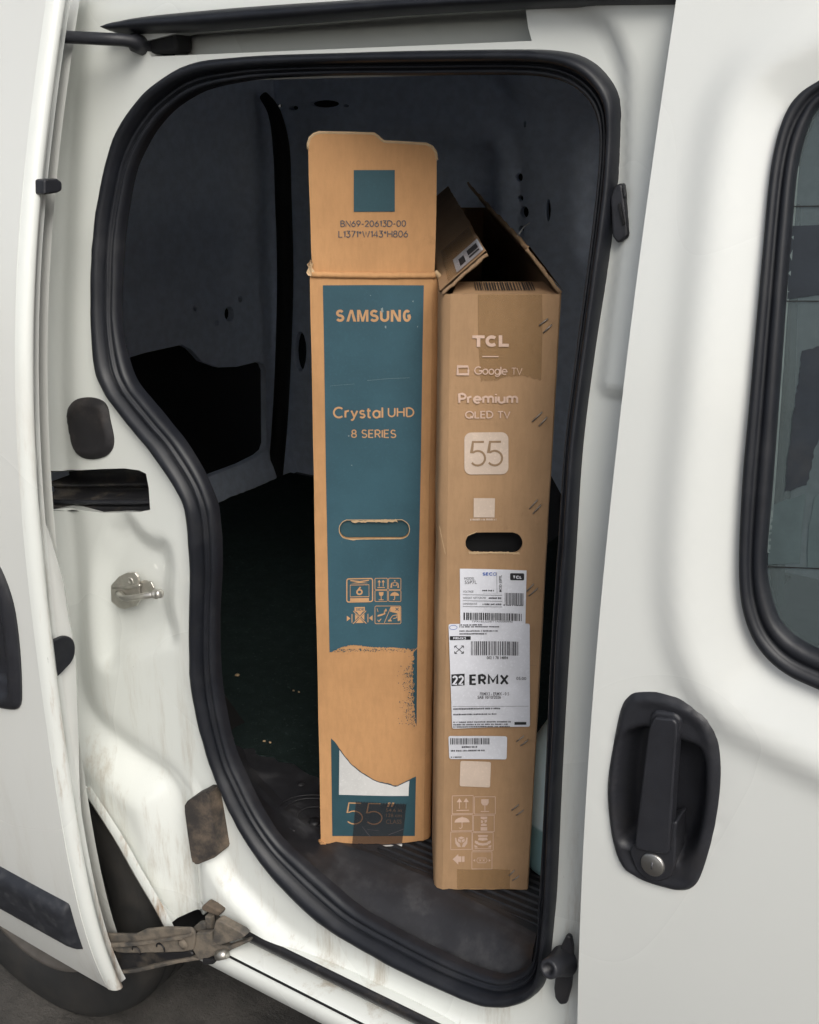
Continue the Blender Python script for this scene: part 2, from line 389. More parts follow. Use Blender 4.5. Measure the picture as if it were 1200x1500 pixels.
arch_px = [(288, 1349), (243, 1359), (225, 1325), (200, 1283), (167, 1225), (121, 1154)]
WC = Vector((-1.39, .965, .30))
arch = [XZ(at(x, y, .935)) for x, y in arch_px]
arch += [(-1.39 + .335 * math.cos(math.radians(t)), .30 + .335 * math.sin(math.radians(t))) for t in range(60, 186, 10)]
outer = [(-2.0, .30), (-2.0, 1.78), (-.28, 1.78), (-.28, .404)] + [XZ(at(640, 1500, .95)), XZ(at(500, 1437, .95)), XZ(at(354, 1356, .95)), XZ(at(293, 1321, .95))] + arch
slot_hole = [XZ(on_body(x, y)) for x, y in [(20, 690), (90, 690), (150, 687), (182, 686), (204, 689), (214, 694), (218, 715), (220, 747), (205, 750), (150, 751), (60, 749), (20, 749)]]
chan = [(206, 62), (262, 48), (350, 41), (450, 33), (600, 21), (700, 15), (770, 11), (774, 40), (779, 72), (750, 80), (600, 84), (400, 89), (300, 93), (245, 93), (222, 86)]
chan_h = [XZ(on(x, y, Yj)) for x, y in chan]
# the hole of the door and the channel above it meet under the seal: lift the channel's lower side clear of it
chan_h = [(x, max(z, 1.572)) for x, z in chan_h]
body = panel('body_side', outer, [hole, slot_hole, chan_h], body_depth, MP, VAN, step=.009, rims={1: .008, 2: .05, 3: .03, 0: .018})
# wheel-arch flange: rolled inner lip
fl = catmull(arch_px[1:], 4)
rows = []
for x, y in fl:
    p = at(x, y, .932); rows.append([(p.x + .020, p.y - .001, p.z + .010), (p.x + .008, p.y - .006, p.z + .004), (p.x, p.y - .003, p.z), (p.x - .004, p.y + .012, p.z - .004), (p.x - .004, p.y + .045, p.z - .004)])
loft('wheel_arch_flange', rows, MHEM, VAN)

# ---- channel of the upper rail
X0, X1 = chan_h[0][0] - .02, chan_h[6][0] + .03
cp = [(1.03, 1.66), (1.075, 1.655), (1.078, 1.600), (1.060, 1.594), (1.058, 1.545)]
loft('upper_rail_channel', [[(x, y, z) for y, z in cp] for x in np.linspace(X0, X1, 24)], MP, VAN)
cb = [on(x, y, Yj, .012) for x, y in [(772, 14), (795, 18), (800, 70), (780, 76)]]
# black weather strip over the channel
top = catmull([(152, 37), (158, 31), (170, 28), (200, 22), (280, 14), (350, 8), (450, 1), (600, -8), (800, -16), (1010, -20)], 5)
bot = catmull([(152, 42), (157, 47), (170, 49), (200, 48), (270, 46), (350, 40), (450, 32), (600, 20), (800, 10), (1010, 7)], 5)
rows = []
for t, b in zip(top, bot):
    A, B = on(*t, Yj, -.02), on(*b, Yj, -.02); r = []
    for k in range(9):
        u = k / 8; p = A.lerp(B, u); r.append((p.x, p.y + .018 - .024 * math.sin(math.pi * u) ** .6, p.z))
    r.append((B.x, B.y + .06, B.z + .006)); rows.append(r)
loft('weather_strip', rows, MRUB, VAN)
# upper guide arm of the sliding door
armp = catmull([(60, 54), (90, 54), (150, 57), (190, 60), (215, 70), (250, 84)], 4); path = []
for i, (x, y) in enumerate(armp):
    path.append(at(x, y, .965 + .10 * (i / (len(armp) - 1)) ** 2))
tube('upper_guide_arm', path, [.0075 + (.004 if i > len(path) * .6 else 0) for i in range(len(path))], MPLA, VAN, flat=.95)
box('guide_roller_carriage', (at(212, 60, 1.03).x, 1.025, 1.575), (at(262, 60, 1.03).x, 1.055, 1.607), MBLK, VAN, .006)

# ---- recessed middle rail in the rear quarter
SHP = [on_body(x, y) for x, y in [(40, 690), (90, 690), (150, 687), (182, 686), (204, 689), (214, 694)]]
SHB = [on_body(x, y) for x, y in [(40, 749), (90, 750), (150, 751), (182, 751), (205, 750), (219, 748)]]
rows = []
for a, b in zip(SHP, SHB):
    f0 = min(a.y, b.y); h = a.z - b.z; xm = a.x
    rows.append([(xm, f0 + .004, a.z - .0015), (xm, 1.012, a.z - .0015), (xm, 1.012, a.z - .42 * h), (xm, f0 + .034, a.z - .44 * h), (xm, f0 + .030, a.z - .50 * h), (xm, f0 + .046, a.z - .56 * h), (xm, f0 + .046, a.z - .70 * h), (xm, f0 + .022, a.z - .74 * h), (xm, f0 + .019, a.z - .82 * h), (xm, f0 + .030, a.z - .88 * h), (xm, f0 + .004, b.z + .0015)])
rows.append([(rows[-1][0][0] + .010, 1.0, p[2]) for p in rows[-1]])
MR = loft('middle_rail', rows, MGREASE, VAN)
tube('rail_track', [Vector((r[8][0], r[8][1] - .002, r[8][2])) for r in rows[:-1]], .0035, MPLA, MR, 8)

# ---- plug, striker, bumper, latch plate, cone
plug = catmull(zo([(290, 330), (300, 285), (335, 255), (390, 248), (440, 262), (465, 292), (476, 345), (493, 430), (484, 480), (450, 511), (390, 520), (342, 504), (314, 460)], 3, 0, 500), 4, True)
pl2 = [XZ(on_body(x, y, -.004)) for x, y in plug]
pc = np.mean(pl2, 0)
def plug_d(a, b):
    d, _ = polydist(a, b, pl2, True); return body_depth(a, b) - .002 - .006 * ss(d / .008) + .0015 * ss((d - .008) / .01)
panel('rubber_plug', pl2, [], plug_d, MRUBD, VAN, step=.005, rim=.01)

st = prism('striker', [on(x, y, Yj, -.001) for x, y in zo([(165, 400), (300, 250), (420, 195), (550, 190), (600, 260), (610, 420), (625, 640), (570, 725), (380, 775), (290, 750), (175, 655)], 10.909, 150, 820)], (0, -.004, 0), MSTEEL, VAN, .0008, smooth=False)
tube('plate_fold', [on(x, y, Yj, -.0050) for x, y in catmull(zo([(175, 440), (300, 425), (420, 450), (560, 415), (606, 412)], 10.909, 150, 820), 3)], .0022, MSTEEL, st, 8)
wing = prism('striker_wing', [on(x, y, Yj, .003) for x, y in zo([(600, 340), (700, 315), (800, 345), (850, 440), (850, 540), (600, 560)], 10.909, 150, 820)], (0, -.003, 0), MSTEEL, st, .001)
Pp = [on(x, y, Yj, dy) for (x, y), dy in zip(zo([(262, 540), (290, 560), (330, 605), (400, 618), (600, 590), (840, 553)], 10.909, 150, 820), (-.003, -.012, -.019, -.022, -.024, -.026))]
tube('striker_pin', Pp, [.0052, .0050, .0045, .0042, .0042, .0042], MSTEEL, st, 14)
e = Pp[-1]; ax = (Pp[-1] - Pp[-2]).normalized()
lathe('pin_head', e, ax, [(0, -.001), (.0048, -.001), (.0066, .001), (.0066, .004), (.0048, .005), (.0048, .007), (.0062, .008), (.0062, .012), (.004, .0135), (0, .0135)], MSTEEL, st, 18)
sp = on(*zo([(445, 342)], 10.909, 150, 820)[0], Yj, -.005)
lathe('screw', sp, (0, -1, 0), [(.0062, 0), (.0060, .0006), (.0034, .0007), (.0030, .0001), (0, .0001)], MSTEEL, st, 18)

bp = zo([(652, 90), (655, 62), (672, 43), (722, 22), (738, 28), (748, 45), (777, 215), (779, 235), (766, 251), (700, 274), (684, 268), (674, 248)], 2.4, 0, 1150)
prism('rubber_bumper', [on_body(x - 1 if x < 300 else x - 5, y + 2, -.024) for x, y in catmull(bp, 2, True)], (0, .040, 0), MBRN, VAN, .005, 3)

lp = zo([(601, 575), (612, 545), (635, 532), (641, 560), (650, 640), (655, 690), (622, 712), (607, 690)], 2, 600, 0)
lt = prism('latch_plate', [on(x, y, Yj, -.002) for x, y in lp], (0, -.012, 0), MPLA, VAN, .003)
for q, nm in (([(612, 600), (620, 592), (634, 655), (627, 662)], 'latch_slot'), ([(627, 548), (634, 545), (638, 575), (631, 578)], 'latch_rib')):
    prism(nm, [on(x, y, Yj, -.013) for x, y in zo(q, 2, 600, 0)], (0, -.003, 0), MBLK if nm == 'latch_slot' else MTRIM, lt, .0008)
cpl = zo([(1040, 513), (1056, 522), (1063, 560), (1062, 640), (1056, 700), (1040, 758), (1018, 760), (1000, 735), (996, 700), (1004, 630), (1018, 560)], 2.4, 400, 1150)
def Yc(z): return .955
cn = prism('guide_cone_plate', [at(x, y, .957) for x, y in cpl], (0, -.008, 0), MPLA, VAN, .003)
c0, c1 = at(826, 1408, .95), at(803, 1420, .918); axv = (c1 - c0); L = axv.length
lathe('guide_cone', c0, axv, [(.018, 0), (.016, L * .2), (.0125, L * .6), (.0115, L * .95), (.010, L), (.0065, L), (.006, L * .7), (0, L * .7)], MPLA, cn, 28)

# ---- sill with the lower rail
sx = np.linspace(-.965, -.25, 30)
sp_ = [(.952, .4045), (.985, .4045), (.990, .385), (.985, .366), (.958, .366), (.940, .364), (.9355, .3605), (.9345, .356), (.932, .352), (.930, .346), (.932, .326), (.940, .318), (.99, .316), (1.05, .33)]
loft('sill', [[(x, y, z) for y, z in sp_] for x in sx], MPJ, VAN)
loft('lower_rail', [[(x, y, z) for y, z in [(.954, .402), (.949, .400), (.950, .388), (.956, .378), (.975, .376), (.975, .400)]] for x in np.linspace(-.955, -.25, 12)], MGREASE, VAN)
box('rail_seam', (-.93, .9325, .3585), (-.25, .9375, .3602), MBLK, VAN, 0)

# ---- wheel, wheel housing
tyre = lathe('wheel', WC, (0, -1, 0), [(.205, -.15), (.26, -.165), (.292, -.15), (.300, -.12), (.301, -.02), (.293, .003), (.275, .014), (.245, .018), (.222, .014), (.205, .006), (.198, -.01)], MTYRE, VAN, 72)
rim = lathe('rim', WC, (0, -1, 0), [(.207, .002), (.203, .008), (.196, .006), (.190, -.012), (.178, -.03), (.150, -.035), (.13, -.012), (.10, -.006), (.07, -.02), (.05, -.018), (.045, .004), (0, .006)], MRIM, tyre, 60)
for k in range(14):
    a = 2 * math.pi * k / 14
    c = WC + Vector((math.cos(a), 0, math.sin(a))) * .299; u = Vector((-math.sin(a), 0, math.cos(a)))
for q, yo in enumerate((.03, .062, .095, .125)):
    lathe('tread_groove', WC, (0, -1, 0), [(.3022, -yo - .003), (.3030, -yo), (.3022, -yo + .003)], MBLK, tyre, 60)
hr = []
for t in range(0, 181, 10):
    a = math.radians(t); x, z = -1.39 + .345 * math.cos(a), .30 + .345 * math.sin(a)
    hr.append([(x, .955, z), (x, 1.24, z), (-1.39 + .05 * math.cos(a), 1.25, .30 + .05 * math.sin(a))])
loft('wheel_housing', hr, MBLK, VAN)

# ---- cargo bay shell
XR, YF = -1.975, 2.43
quad = lambda nm, a, b, c, d, m: from_py(nm, [a, b, c, d], [[0, 1, 2, 3]], m, VAN, False)
quad('cargo_roof', (XR, .985, 1.705), (.85, .985, 1.705), (.85, YF, 1.705), (XR, YF, 1.705), MINT)
quad('cargo_floor', (XR, 1.075, .5185), (-.262, 1.075, .5185), (-.262, YF, .5185), (XR, YF, .5185), MCAV)
quad('dashboard', (.85, .95, .3), (.85, YF, .3), (.85, YF, 1.02), (.85, .95, 1.02), MCAV)
quad('cabin_floor', (-.262, .95, .42), (.85, .95, .42), (.85, YF, .42), (-.262, YF, .42), MCAV)
quad('outer_side_skin', (XR - .02, YF + .05, .3), (.86, YF + .05, .3), (.86, YF + .05, 1.78), (XR - .02, YF + .05, 1.78), MBLK)  # coloured black so the holes in the side wall read as shade
# rear door with embossed panel, holes and a dark lower opening
def rd(x, y): return YZ(atx(x, y, XR))
def ell(cx, cy, rx, ry, n=14): return [(cx + rx * math.cos(2 * math.pi * k / n), cy + ry * math.sin(2 * math.pi * k / n)) for k in range(n)]
emb = [rd(x, y) for x, y in catmull([(120, 170), (320, 172), (352, 186), (364, 210), (366, 300), (364, 380), (352, 418), (320, 432), (120, 440)], 4, True)]
low = [rd(x, y) for x, y in zo([(330, 660), (480, 130), (540, 80), (640, 50), (800, 15), (840, 35), (890, 90), (960, 115), (1040, 112), (1130, 90), (1158, 100), (1170, 130), (1172, 450), (1160, 480), (1130, 502), (1050, 540), (890, 600), (700, 680)], 3, 0, 500)]
rh = [[rd(*p) for p in ell(*e)] for e in ((287, 451, 3.6, 5), (336, 460, 7, 11), (352, 438, 3.2, 4.5), (318, 473, 3.2, 4.2))]
def rear_depth(a, b):
    d, _ = polydist(a, b, emb, True); ins = inside(np.column_stack([a, b]), emb)
    return XR + .0 - .014 * ss(np.where(ins, d, 0) / .02) + .03 * ss((.62 - b) / .08)
panel('rear_door', [(.95, .48), (YF + .01, .48), (YF + .01, 1.71), (.95, 1.71)], [low] + rh, rear_depth, MINT, VAN, step=.03, axis='X', rim=-.02)
quad('rear_door_skin', (XR - .07, .90, .3), (XR - .07, YF + .05, .3), (XR - .07, YF + .05, 1.78), (XR - .07, .90, 1.78), MBLK)  # black backing paints the shade inside the rear door's openings
# far side wall
def fw(x, y): return XZ(at(x, y, YF))
fe = [[fw(x, y) for x, y in catmull(q, 4, True)] for q in ([(560, 205), (690, 203), (718, 215), (727, 245), (724, 320), (708, 350), (560, 352)], [(846, 300), (850, 235), (862, 205), (900, 190), (960, 190), (960, 390), (880, 395), (852, 370)], [(742, 60), (745, 135), (762, 152), (840, 154), (940, 158), (960, 60)])]
fh = [[fw(*p) for p in ell(*e)] for e in ((758, 260, 5.5, 6.5), (760, 291, 4.5, 5), (767, 311, 7.5, 9), (762, 336, 4.5, 5.5), (803, 308, 4, 17), (769, 182, 1.8, 5), (475, 152, 22, 5.5), (507, 155, 4, 2.5), (428, 378, 1.5, 5), (428, 408, 1.5, 4), (440, 515, 9, 30), (407, 155, 6, 3), (430, 158, 7, 3.5))]
def far_depth(a, b):
    y = np.full(len(a), YF)
    for poly, s in zip(fe, (.040, .040, -.035)):
        d, _ = polydist(a, b, poly, True); ins = inside(np.column_stack([a, b]), poly); y = y + s * ss(np.where(ins, d, 0) / .03)
    d, _ = polydist(a, b, fe[0], True); ins = inside(np.column_stack([a, b]), fe[0])
    y = y + .010 * np.exp(-((np.where(ins, -d, d) - .06) / .018) ** 2)
    return y
panel('cargo_side_wall', [(XR - .03, .45), (.85, .45), (.85, 1.72), (XR - .03, 1.72)], fh, far_depth, MINT, VAN, step=.028, rim=.02)
# rear door's rubber along the far corner
gp = catmull([(386, 140), (402, 165), (412, 215), (415, 290), (418, 400), (415, 520), (410, 620), (402, 712)], 4)
tube('rear_door_seal', [at(x, y, 2.35) for x, y in gp], [.012 + .010 * min(1, i / 8) for i in range(len(gp))], MBLK, VAN, 10, upv=Vector((0, 1, 0)))
# far wheel arch box
rows = []
for t in range(-20, 201, 10):
    a = math.radians(t); rows.append([(-1.39 + .35 * math.cos(a), YF + .0, .42 + .36 * math.sin(a)), (-1.39 + .35 * math.cos(a), 2.21, .42 + .36 * math.sin(a)), (-1.39, 2.205, .42)])
loft('wheel_arch_cover', rows, MBLK, VAN)
# carpet
def carpet_d(a, b): return np.array([.524 + .004 * noise.noise(Vector((x * 9, y * 9, 0))) + .0025 * noise.noise(Vector((x * 60, y * 60, 2))) for x, y in zip(a, b)])
ce = [atz(x, y, .523) for x, y in catmull([(330, 1085), (362, 1098), (400, 1110), (440, 1125), (480, 1140), (560, 1165), (640, 1190)], 3)]
ce = [(p.x + random.uniform(-.006, .006), p.y + random.uniform(-.006, .006)) for p in ce]
panel('carpet', [(-1.95, 1.09)] + ce + [(-.5, 1.34), (-.5, 2.4), (-1.95, 2.4)], [], carpet_d, MCARP, VAN, step=.016, axis='Z', rim=-.006)
crumbs = [(348, 989, .006), (430, 1012, .0022), (438, 1014, .0022), (387, 1086, .003), (396, 1088, .0026)]
for x, y, r in crumbs:
    c = atz(x, y, .527); pts = [c + Vector((r * math.cos(t) * random.uniform(.6, 1.2), r * .8 * math.sin(t) * random.uniform(.6, 1.2), 0)) for t in np.linspace(0, 5.4, 6)]
    cr = prism('crumb', pts, (0, 0, .0015), MKE, None, 0); tag(cr, {348: 'largest pale crumb on the dark carpet, nearest the curved door seal', 430: 'left one of two pale crumbs side by side close to the teal carton', 438: 'right one of two pale crumbs side by side close to the teal carton', 387: 'left one of two pale crumbs at the front edge of the carpet', 396: 'right one of two pale crumbs at the front edge of the carpet'}[x], 'crumb', 'crumbs on the carpet')
# ribbed rubber mat
fx0, fx1, fy0, fy1 = -.86, -.36, 1.052, 1.36
yv = [fy0]; zv = [.520]
k = fy0 + .004
while k < fy1:
    yv += [k, k + .0015, k + .0045, k + .006]; zv += [.5205, .5235, .5235, .5205]; k += .0125
loft('ribbed_floor_mat', [[(x, y, z) for y, z in zip(yv, zv)] for x in (fx0, fx1)], MMAT, VAN, smooth=False)
# moulded step trim
TP = [((330,1070),(322,1050)),((348,1102),(338,1112)),((372,1140),(355,1152)),((402,1172),(378,1198)),((435,1198),(406,1238)),((470,1220),(437,1267)),((510,1238),(476,1302)),((548,1251),(521,1340)),((600,1273),(591,1380)),((640,1290),(651,1410)),((692,1317),(697,1430)),((725,1334),(731,1438)),((755,1350),(755,1432)),((775,1361),(772,1421)),((786,1366),(782,1403)),((790,1360),(788,1360))]
A_ = catmull([a for a, b in TP], 4); C_ = catmull([b for a, b in TP], 4); rows = []
for i, (a, c) in enumerate(zip(A_, C_)):
    P, Q = atz(*a, .524), on(*c, Yj, .012); r = [(P.x - .0, P.y + .03, .519)]
    for t in np.linspace(0, 1, 15):
        p = P.lerp(Q, t); sag = .016 * math.sin(math.pi * t) * (1 if i > 18 else .35)
        z = P.z + (Q.z - P.z) * (.15 * t + .85 * t ** 2.2) + .003 * math.exp(-((t - .06) / .05) ** 2)
        z += .0025 * noise.noise(Vector((p.x * 14, p.y * 30, 1)))
        r.append((p.x, p.y, z))
    r.append((Q.x, Q.y - .01, Q.z - .02)); rows.append(r)
loft('step_trim', rows, MTRIM, VAN)
# plastic floor tray left of the boxes with pressed rings
tr = [atz(x, y, .523) for x, y in catmull([(330, 1070), (372, 1138), (402, 1170), (435, 1196), (470, 1219), (548, 1250), (560, 1180), (480, 1140), (400, 1105), (350, 1085)], 3, True)]
def tray_d(a, b): return .5222 + .003 * np.array([noise.noise(Vector((x * 18, y * 18, 5))) for x, y in zip(a, b)])
panel('floor_tray', [(p.x, p.y) for p in tr], [], tray_d, MTRIM, VAN, step=.008, axis='Z')
rc = atz(464, 1197, .526)
for r0 in (.030, .056, .066):
    tube('pressed_ring', [rc + Vector((r0 * math.cos(t), r0 * .8 * math.sin(t), 0)) for t in np.linspace(1.9, 4.6, 26)], .0009, MTRIM, VAN, 6)
lathe('tray_screw', atz(461, 1205, .523), (0, 0, 1), [(.009, 0), (.009, .003), (.005, .0045), (0, .0045)], MMAT, VAN, 16)
cl = atz(441, 1148, .525); lathe('tray_clip', cl, (0, 0, 1), [(.007, 0), (.005, .002), (0, .0025)], MTRIM, VAN, 10)

# ================================================================== sliding door
XE = -1.085
zs = np.linspace(.252, 1.66, 50)
def sd_depth(a, b): return Yd(b) + .002 * np.array([noise.noise(Vector((x * 3, z * 3, 9))) for x, z in zip(a, b)])
hd = catmull([(-90, 850), (-60, 800), (-30, 795), (-8, 825), (8, 860), (19, 900), (26, 955), (29, 1005), (28, 1034), (15, 1040), (-20, 1032), (-70, 1010), (-90, 940)], 3, True)
hpl = [XZ(on(x, y, Yd, -.004)) for x, y in hd]; hcn = np.mean(hpl, 0); hhole = [(hcn[0] + (x - hcn[0]) * .9, hcn[1] + (z - hcn[1]) * .94) for x, z in hpl]
SD = panel('sliding_door', [(XE - .016, z) for z in zs] + [(-1.95, 1.66), (-1.95, .27)], [hhole], sd_depth, MPS, VAN, step=.025, rim=.004)
rows = []
for z in np.linspace(.250, 1.66, 90):
    y = float(Yd(z)); cut = 1
    rows.append([(XE - .0165, y - .0003, z)] + [(XE - .0165 + .0165 * math.sin(t) * cut, y + .012 * (1 - math.cos(t)), z) for t in np.linspace(.15, math.pi / 2, 7)] + [(XE - .001, y + .016, z), (XE - .010, y + .018, z), (XE - .010, y + .03, z)])
loft('door_hem', rows, MHEM, SD)
rows = []
for z in np.linspace(.262, 1.66, 30):
    y = float(Yd(z)); rows.append([(XE - .02, y + .052, z), (-1.95, y + .052, z)])
loft('door_inner_panel', rows, MPS, SD)
XEF = XE - .011
ef = [(33, 560), (37, 640), (47, 690), (60, 747), (72, 773), (87, 820), (97, 857), (103, 900), (113, 960), (117, 1050), (119, 1150), (122, 1200), (123, 1233), (117, 1271), (129, 1300), (146, 1350), (154, 1400), (169, 1440)]
ef = catmull(ef, 3); rows = []
for x, y in ef:
    p = atx(x, y, XEF); y0 = float(Yd(p.z)) + .012; w_ = max(p.y - y0, .002)
    rows.append([(XEF, y0, p.z), (XEF, y0 + w_ * .5, p.z), (XEF, y0 + w_ * .9, p.z), (XEF - .003, y0 + w_, p.z), (XEF - .012, y0 + w_ + .002, p.z), (XEF - .06, y0 + w_ + .002, p.z)])
loft('door_end_face', rows, MPS, SD)
tp = [atx(x, y, XEF + .001) for x, y in catmull(zo([(192, 290), (245, 250), (280, 241), (305, 255), (315, 290), (308, 335), (280, 375), (212, 425)], 3, 0, 850), 3, True)]
prism('door_stop_pad', tp, (.008, 0, 0), MRUB, SD, .002)
gpn = [atx(x, y, XE - .004) for x, y in [(50, 262), (70, 261), (77, 266), (77, 279), (70, 282), (50, 285)]]
prism('guide_pin', gpn, (.018, .0, 0), MPLA, SD, .003)
# rub strip, handle
rs0, rs1 = .328, .428
rows = []
for x, f in [(v, 1) for v in np.linspace(-1.9, XE - .05, 30)] + [(XE - .046, .96), (XE - .040, .82), (XE - .036, .5)]:
    r = []
    for t in np.linspace(0, 1, 13):
        z = rs0 + (rs1 - rs0) * t; h = .018 * f * min(1, math.sin(math.pi * t) * 2.2) ** .7; r.append((x, float(Yd(z)) + .002 - h, z))
    rows.append(r)
rows.append([(XE - .034, float(Yd(rs0 + (rs1 - rs0) * t)) + .003, rs0 + (rs1 - rs0) * t) for t in np.linspace(0, 1, 13)])
loft('rub_strip', rows, MSTRIP, SD)
def hand_d(a, b):
    d, _ = polydist(a, b, hpl, True); return Yd(b) - .003 - .007 * ss(d / .008) + .03 * ss((d - .018) / .02)
panel('door_handle', hpl, [], hand_d, MPLA, SD, step=.007, rim=.012)

# ---- lower hinge arm: stamped plate, dark web, roller head
Z3 = lambda pts: zo(pts, 4.615, 140, 1290)
ya = lambda x: .885 + .05 * (x - 155) / 220
def arm3(pts, dy=0): return [at(x, y, ya(x) + dy) for x, y in Z3(pts)]
HA = prism('hinge_arm', arm3([(20, 358), (130, 362), (270, 362), (340, 330), (470, 318), (640, 322), (665, 350), (672, 400), (660, 470), (600, 485), (480, 490), (210, 495), (150, 490), (90, 465), (20, 420)]), (0, .006, 0), MARM, VAN, .003)
prism('arm_ridge', arm3([(60, 412), (280, 405), (440, 385), (560, 365), (650, 350), (664, 356), (600, 385), (450, 405), (300, 428), (120, 440), (60, 430)], -.001), (0, -.006, 0), MARM, HA, .003)
prism('arm_web', arm3([(75, 465), (160, 492), (420, 488), (640, 480), (664, 505), (650, 525), (480, 560), (250, 610), (140, 632), (90, 590)], .010), (0, .012, 0), MGREASE, HA, .003)
prism('arm_lower_lip', arm3([(120, 620), (260, 600), (480, 552), (660, 522), (720, 538), (560, 562), (280, 625), (150, 636)], .006), (0, .012, 0), MARM, HA, .002)
for cx, cy in ((590, 425),):
    c = at(*Z3([(cx, cy)])[0], ya(140 + cx / 4.615) - .0005)
    lathe('arm_bolt', c, (0, -1, 0), [(.0095, 0), (.0095, .001), (.0062, .0012), (.006, .003), (.004, .0035), (0, .0035)], MARM, HA, 20)
for cx, cy in ((440, 458), (275, 478)):
    c = at(*Z3([(cx, cy)])[0], ya(140 + cx / 4.615) - .0012)
    tube('arm_pressing', [c + Vector((.008 * math.cos(t), 0, .008 * math.sin(t))) for t in np.linspace(-.2, 3.2, 12)], .0014, MGREASE, HA, 6)
prism('roller_bracket', arm3([(660, 372), (690, 352), (780, 352), (795, 400), (800, 432), (890, 445), (1030, 400), (1042, 415), (900, 480), (800, 510), (720, 540), (690, 530), (655, 470)], .004), (0, .010, 0), MARM, HA, .003)
prism('roller_cover', arm3([(812, 270), (830, 268), (985, 352), (1010, 378), (990, 392), (850, 438), (810, 435), (790, 415), (800, 300)], -.004), (0, .014, 0), MARM, HA, .006, 3)
prism('roller_post', arm3([(735, 240), (778, 250), (782, 345), (745, 340)], .016), (0, .010, 0), MARM, HA, .002)
prism('roller_head', arm3([(710, 185), (740, 155), (850, 215), (830, 245), (720, 205)], .014), (0, .014, 0), MBRN, HA, .004)
prism('roller_block', arm3([(650, 325), (690, 290), (735, 285), (740, 335), (700, 350), (665, 352)], .012), (0, .010, 0), MARM, HA, .003)
prism('roller_stop', arm3([(720, 528), (792, 535), (795, 570), (722, 572)], .002), (0, .012, 0), MBLK, HA, .002)
tube('roller_pin', arm3([(825, 508), (885, 495)], -.002), .007, MSTEEL, HA, 12)

# ================================================================== front door
WO = catmull([(1330, 60), (1250, 92), (1200, 117), (1170, 137), (1150, 166), (1136, 210), (1127, 262), (1119, 350), (1108, 470), (1098, 585), (1088, 693), (1083, 803), (1085, 872), (1097, 920), (1118, 956), (1152, 986), (1200, 1009), (1300, 1050)], 4)
WI = catmull([(1330, 100), (1250, 128), (1200, 154), (1182, 186), (1170, 225), (1163, 270), (1158, 330), (1152, 400), (1145, 500), (1139, 583), (1128, 730), (1121, 815), (1124, 862), (1138, 908), (1158, 932), (1174, 943), (1200, 956), (1300, 992)], 4)
def Ywin(z): return Yf(z) + .005
wo = [on(x, y, Ywin) for x, y in WO]; wi = [on(x, y, Ywin) for x, y in WI]
xo = max(p.x for p in wo); 
def close_right(L): return [XZ(p) for p in L] + [(.42, L[-1].z + .02), (.50, L[-1].z + .12), (.36, 1.45), (.22, L[0].z)]
whole = close_right([a.lerp(b, .4) for a, b in zip(wo, wi)])
CR = catmull([(1420, -20), (1300, 25), (1200, 57), (1150, 78), (1110, 103), (1086, 136), (1070, 178), (1056, 250), (1045, 350), (1030, 490), (1019, 600), (1008, 700), (1001, 790), (1000, 858), (1004, 905), (1012, 950), (1034, 1003), (1066, 1040), (1114, 1073), (1200, 1117), (1330, 1180)], 3)
cr_l = [XZ(on(x, y, Yf)) for x, y in CR]
dish = cr_l + [(.50, cr_l[-1][1] + .03), (.62, .95), (.45, 1.55), (.25, cr_l[0][1])]
hb = catmull(zo([(215, 285), (300, 290), (400, 328), (468, 380), (500, 450), (514, 560), (506, 690), (480, 830), (440, 960), (405, 1003), (360, 1010), (310, 1000), (220, 968), (155, 922), (120, 830), (103, 700), (103, 600), (125, 460), (150, 345), (178, 300)], 2.5, 850, 900), 4, True)
hb_l = [XZ(on(x, y, Yf)) for x, y in hb]
def fd_depth(a, b):
    y = Yf(b); d, _ = polydist(a, b, dish, True); ins = inside(np.column_stack([a, b]), dish); d = np.where(ins, d, 0)
    dd_, _ = polydist(a, b, dish, True); y = y - .008 * np.where(ins, 1.0, 1 - ss(dd_ / .036)) + .33 * np.clip(d - .002, 0, .10) * ss(d / .007)
    y = y + .004 * np.exp(-((np.where(ins, 1, d) - 0) / .0001) ** 2) * 0
    dh, _ = polydist(a, b, hb_l, True); y = y + .0022 * np.exp(-(dh / .004) ** 2)
    y = y + .010 * np.exp(-((b - .42) / .10) ** 2) * 0
    return y + .0012 * np.array([noise.noise(Vector((p * 4, q * 4, 1))) for p, q in zip(a, b)])
fo = [(-.36, z) for z in np.linspace(.30, 1.74, 50)] + [(.80, 1.74), (.80, .30)]
bz_c = np.mean(hb_l, 0); bz_hole = [(bz_c[0] + (x - bz_c[0]) * .93, bz_c[1] + (z - bz_c[1]) * .96) for x, z in hb_l]
FD = panel('front_door', fo, [whole, bz_hole], fd_depth, MPD, VAN, step=.012, rims={0: .03, 1: .03})
rows = []
for a, b in zip(wo, wi):
    r = []
    for u, h in [(-.03, .022), (-.01, .002), (.10, -.008), (.28, -.010), (.42, -.006), (.50, -.001), (.58, -.004), (.75, -.006), (.92, -.003), (1.0, .003), (1.0, .014)]:
        p = a.lerp(b, u); r.append((p.x, float(Ywin(p.z)) + h, p.z))
    rows.append(r)
loft('window_seal', rows, MRUB, FD)
gl = close_right([a.lerp(b, .9) for a, b in zip(wo, wi)])
panel('window_glass', gl, [], lambda a, b: Ywin(b) + .008, MGLASS, FD, step=.05)
Z4 = lambda pts: zo(pts, 1.667, 1080, 120)
def ragged(pts, amp, n=5):
    out = []
    for (x0, y0), (x1, y1) in zip(pts, pts[1:] + pts[:1]):
        for k in range(n): out.append((x0 + (x1 - x0) * k / n + random.uniform(-amp, amp), y0 + (y1 - y0) * k / n + random.uniform(-amp, amp)))
    return out
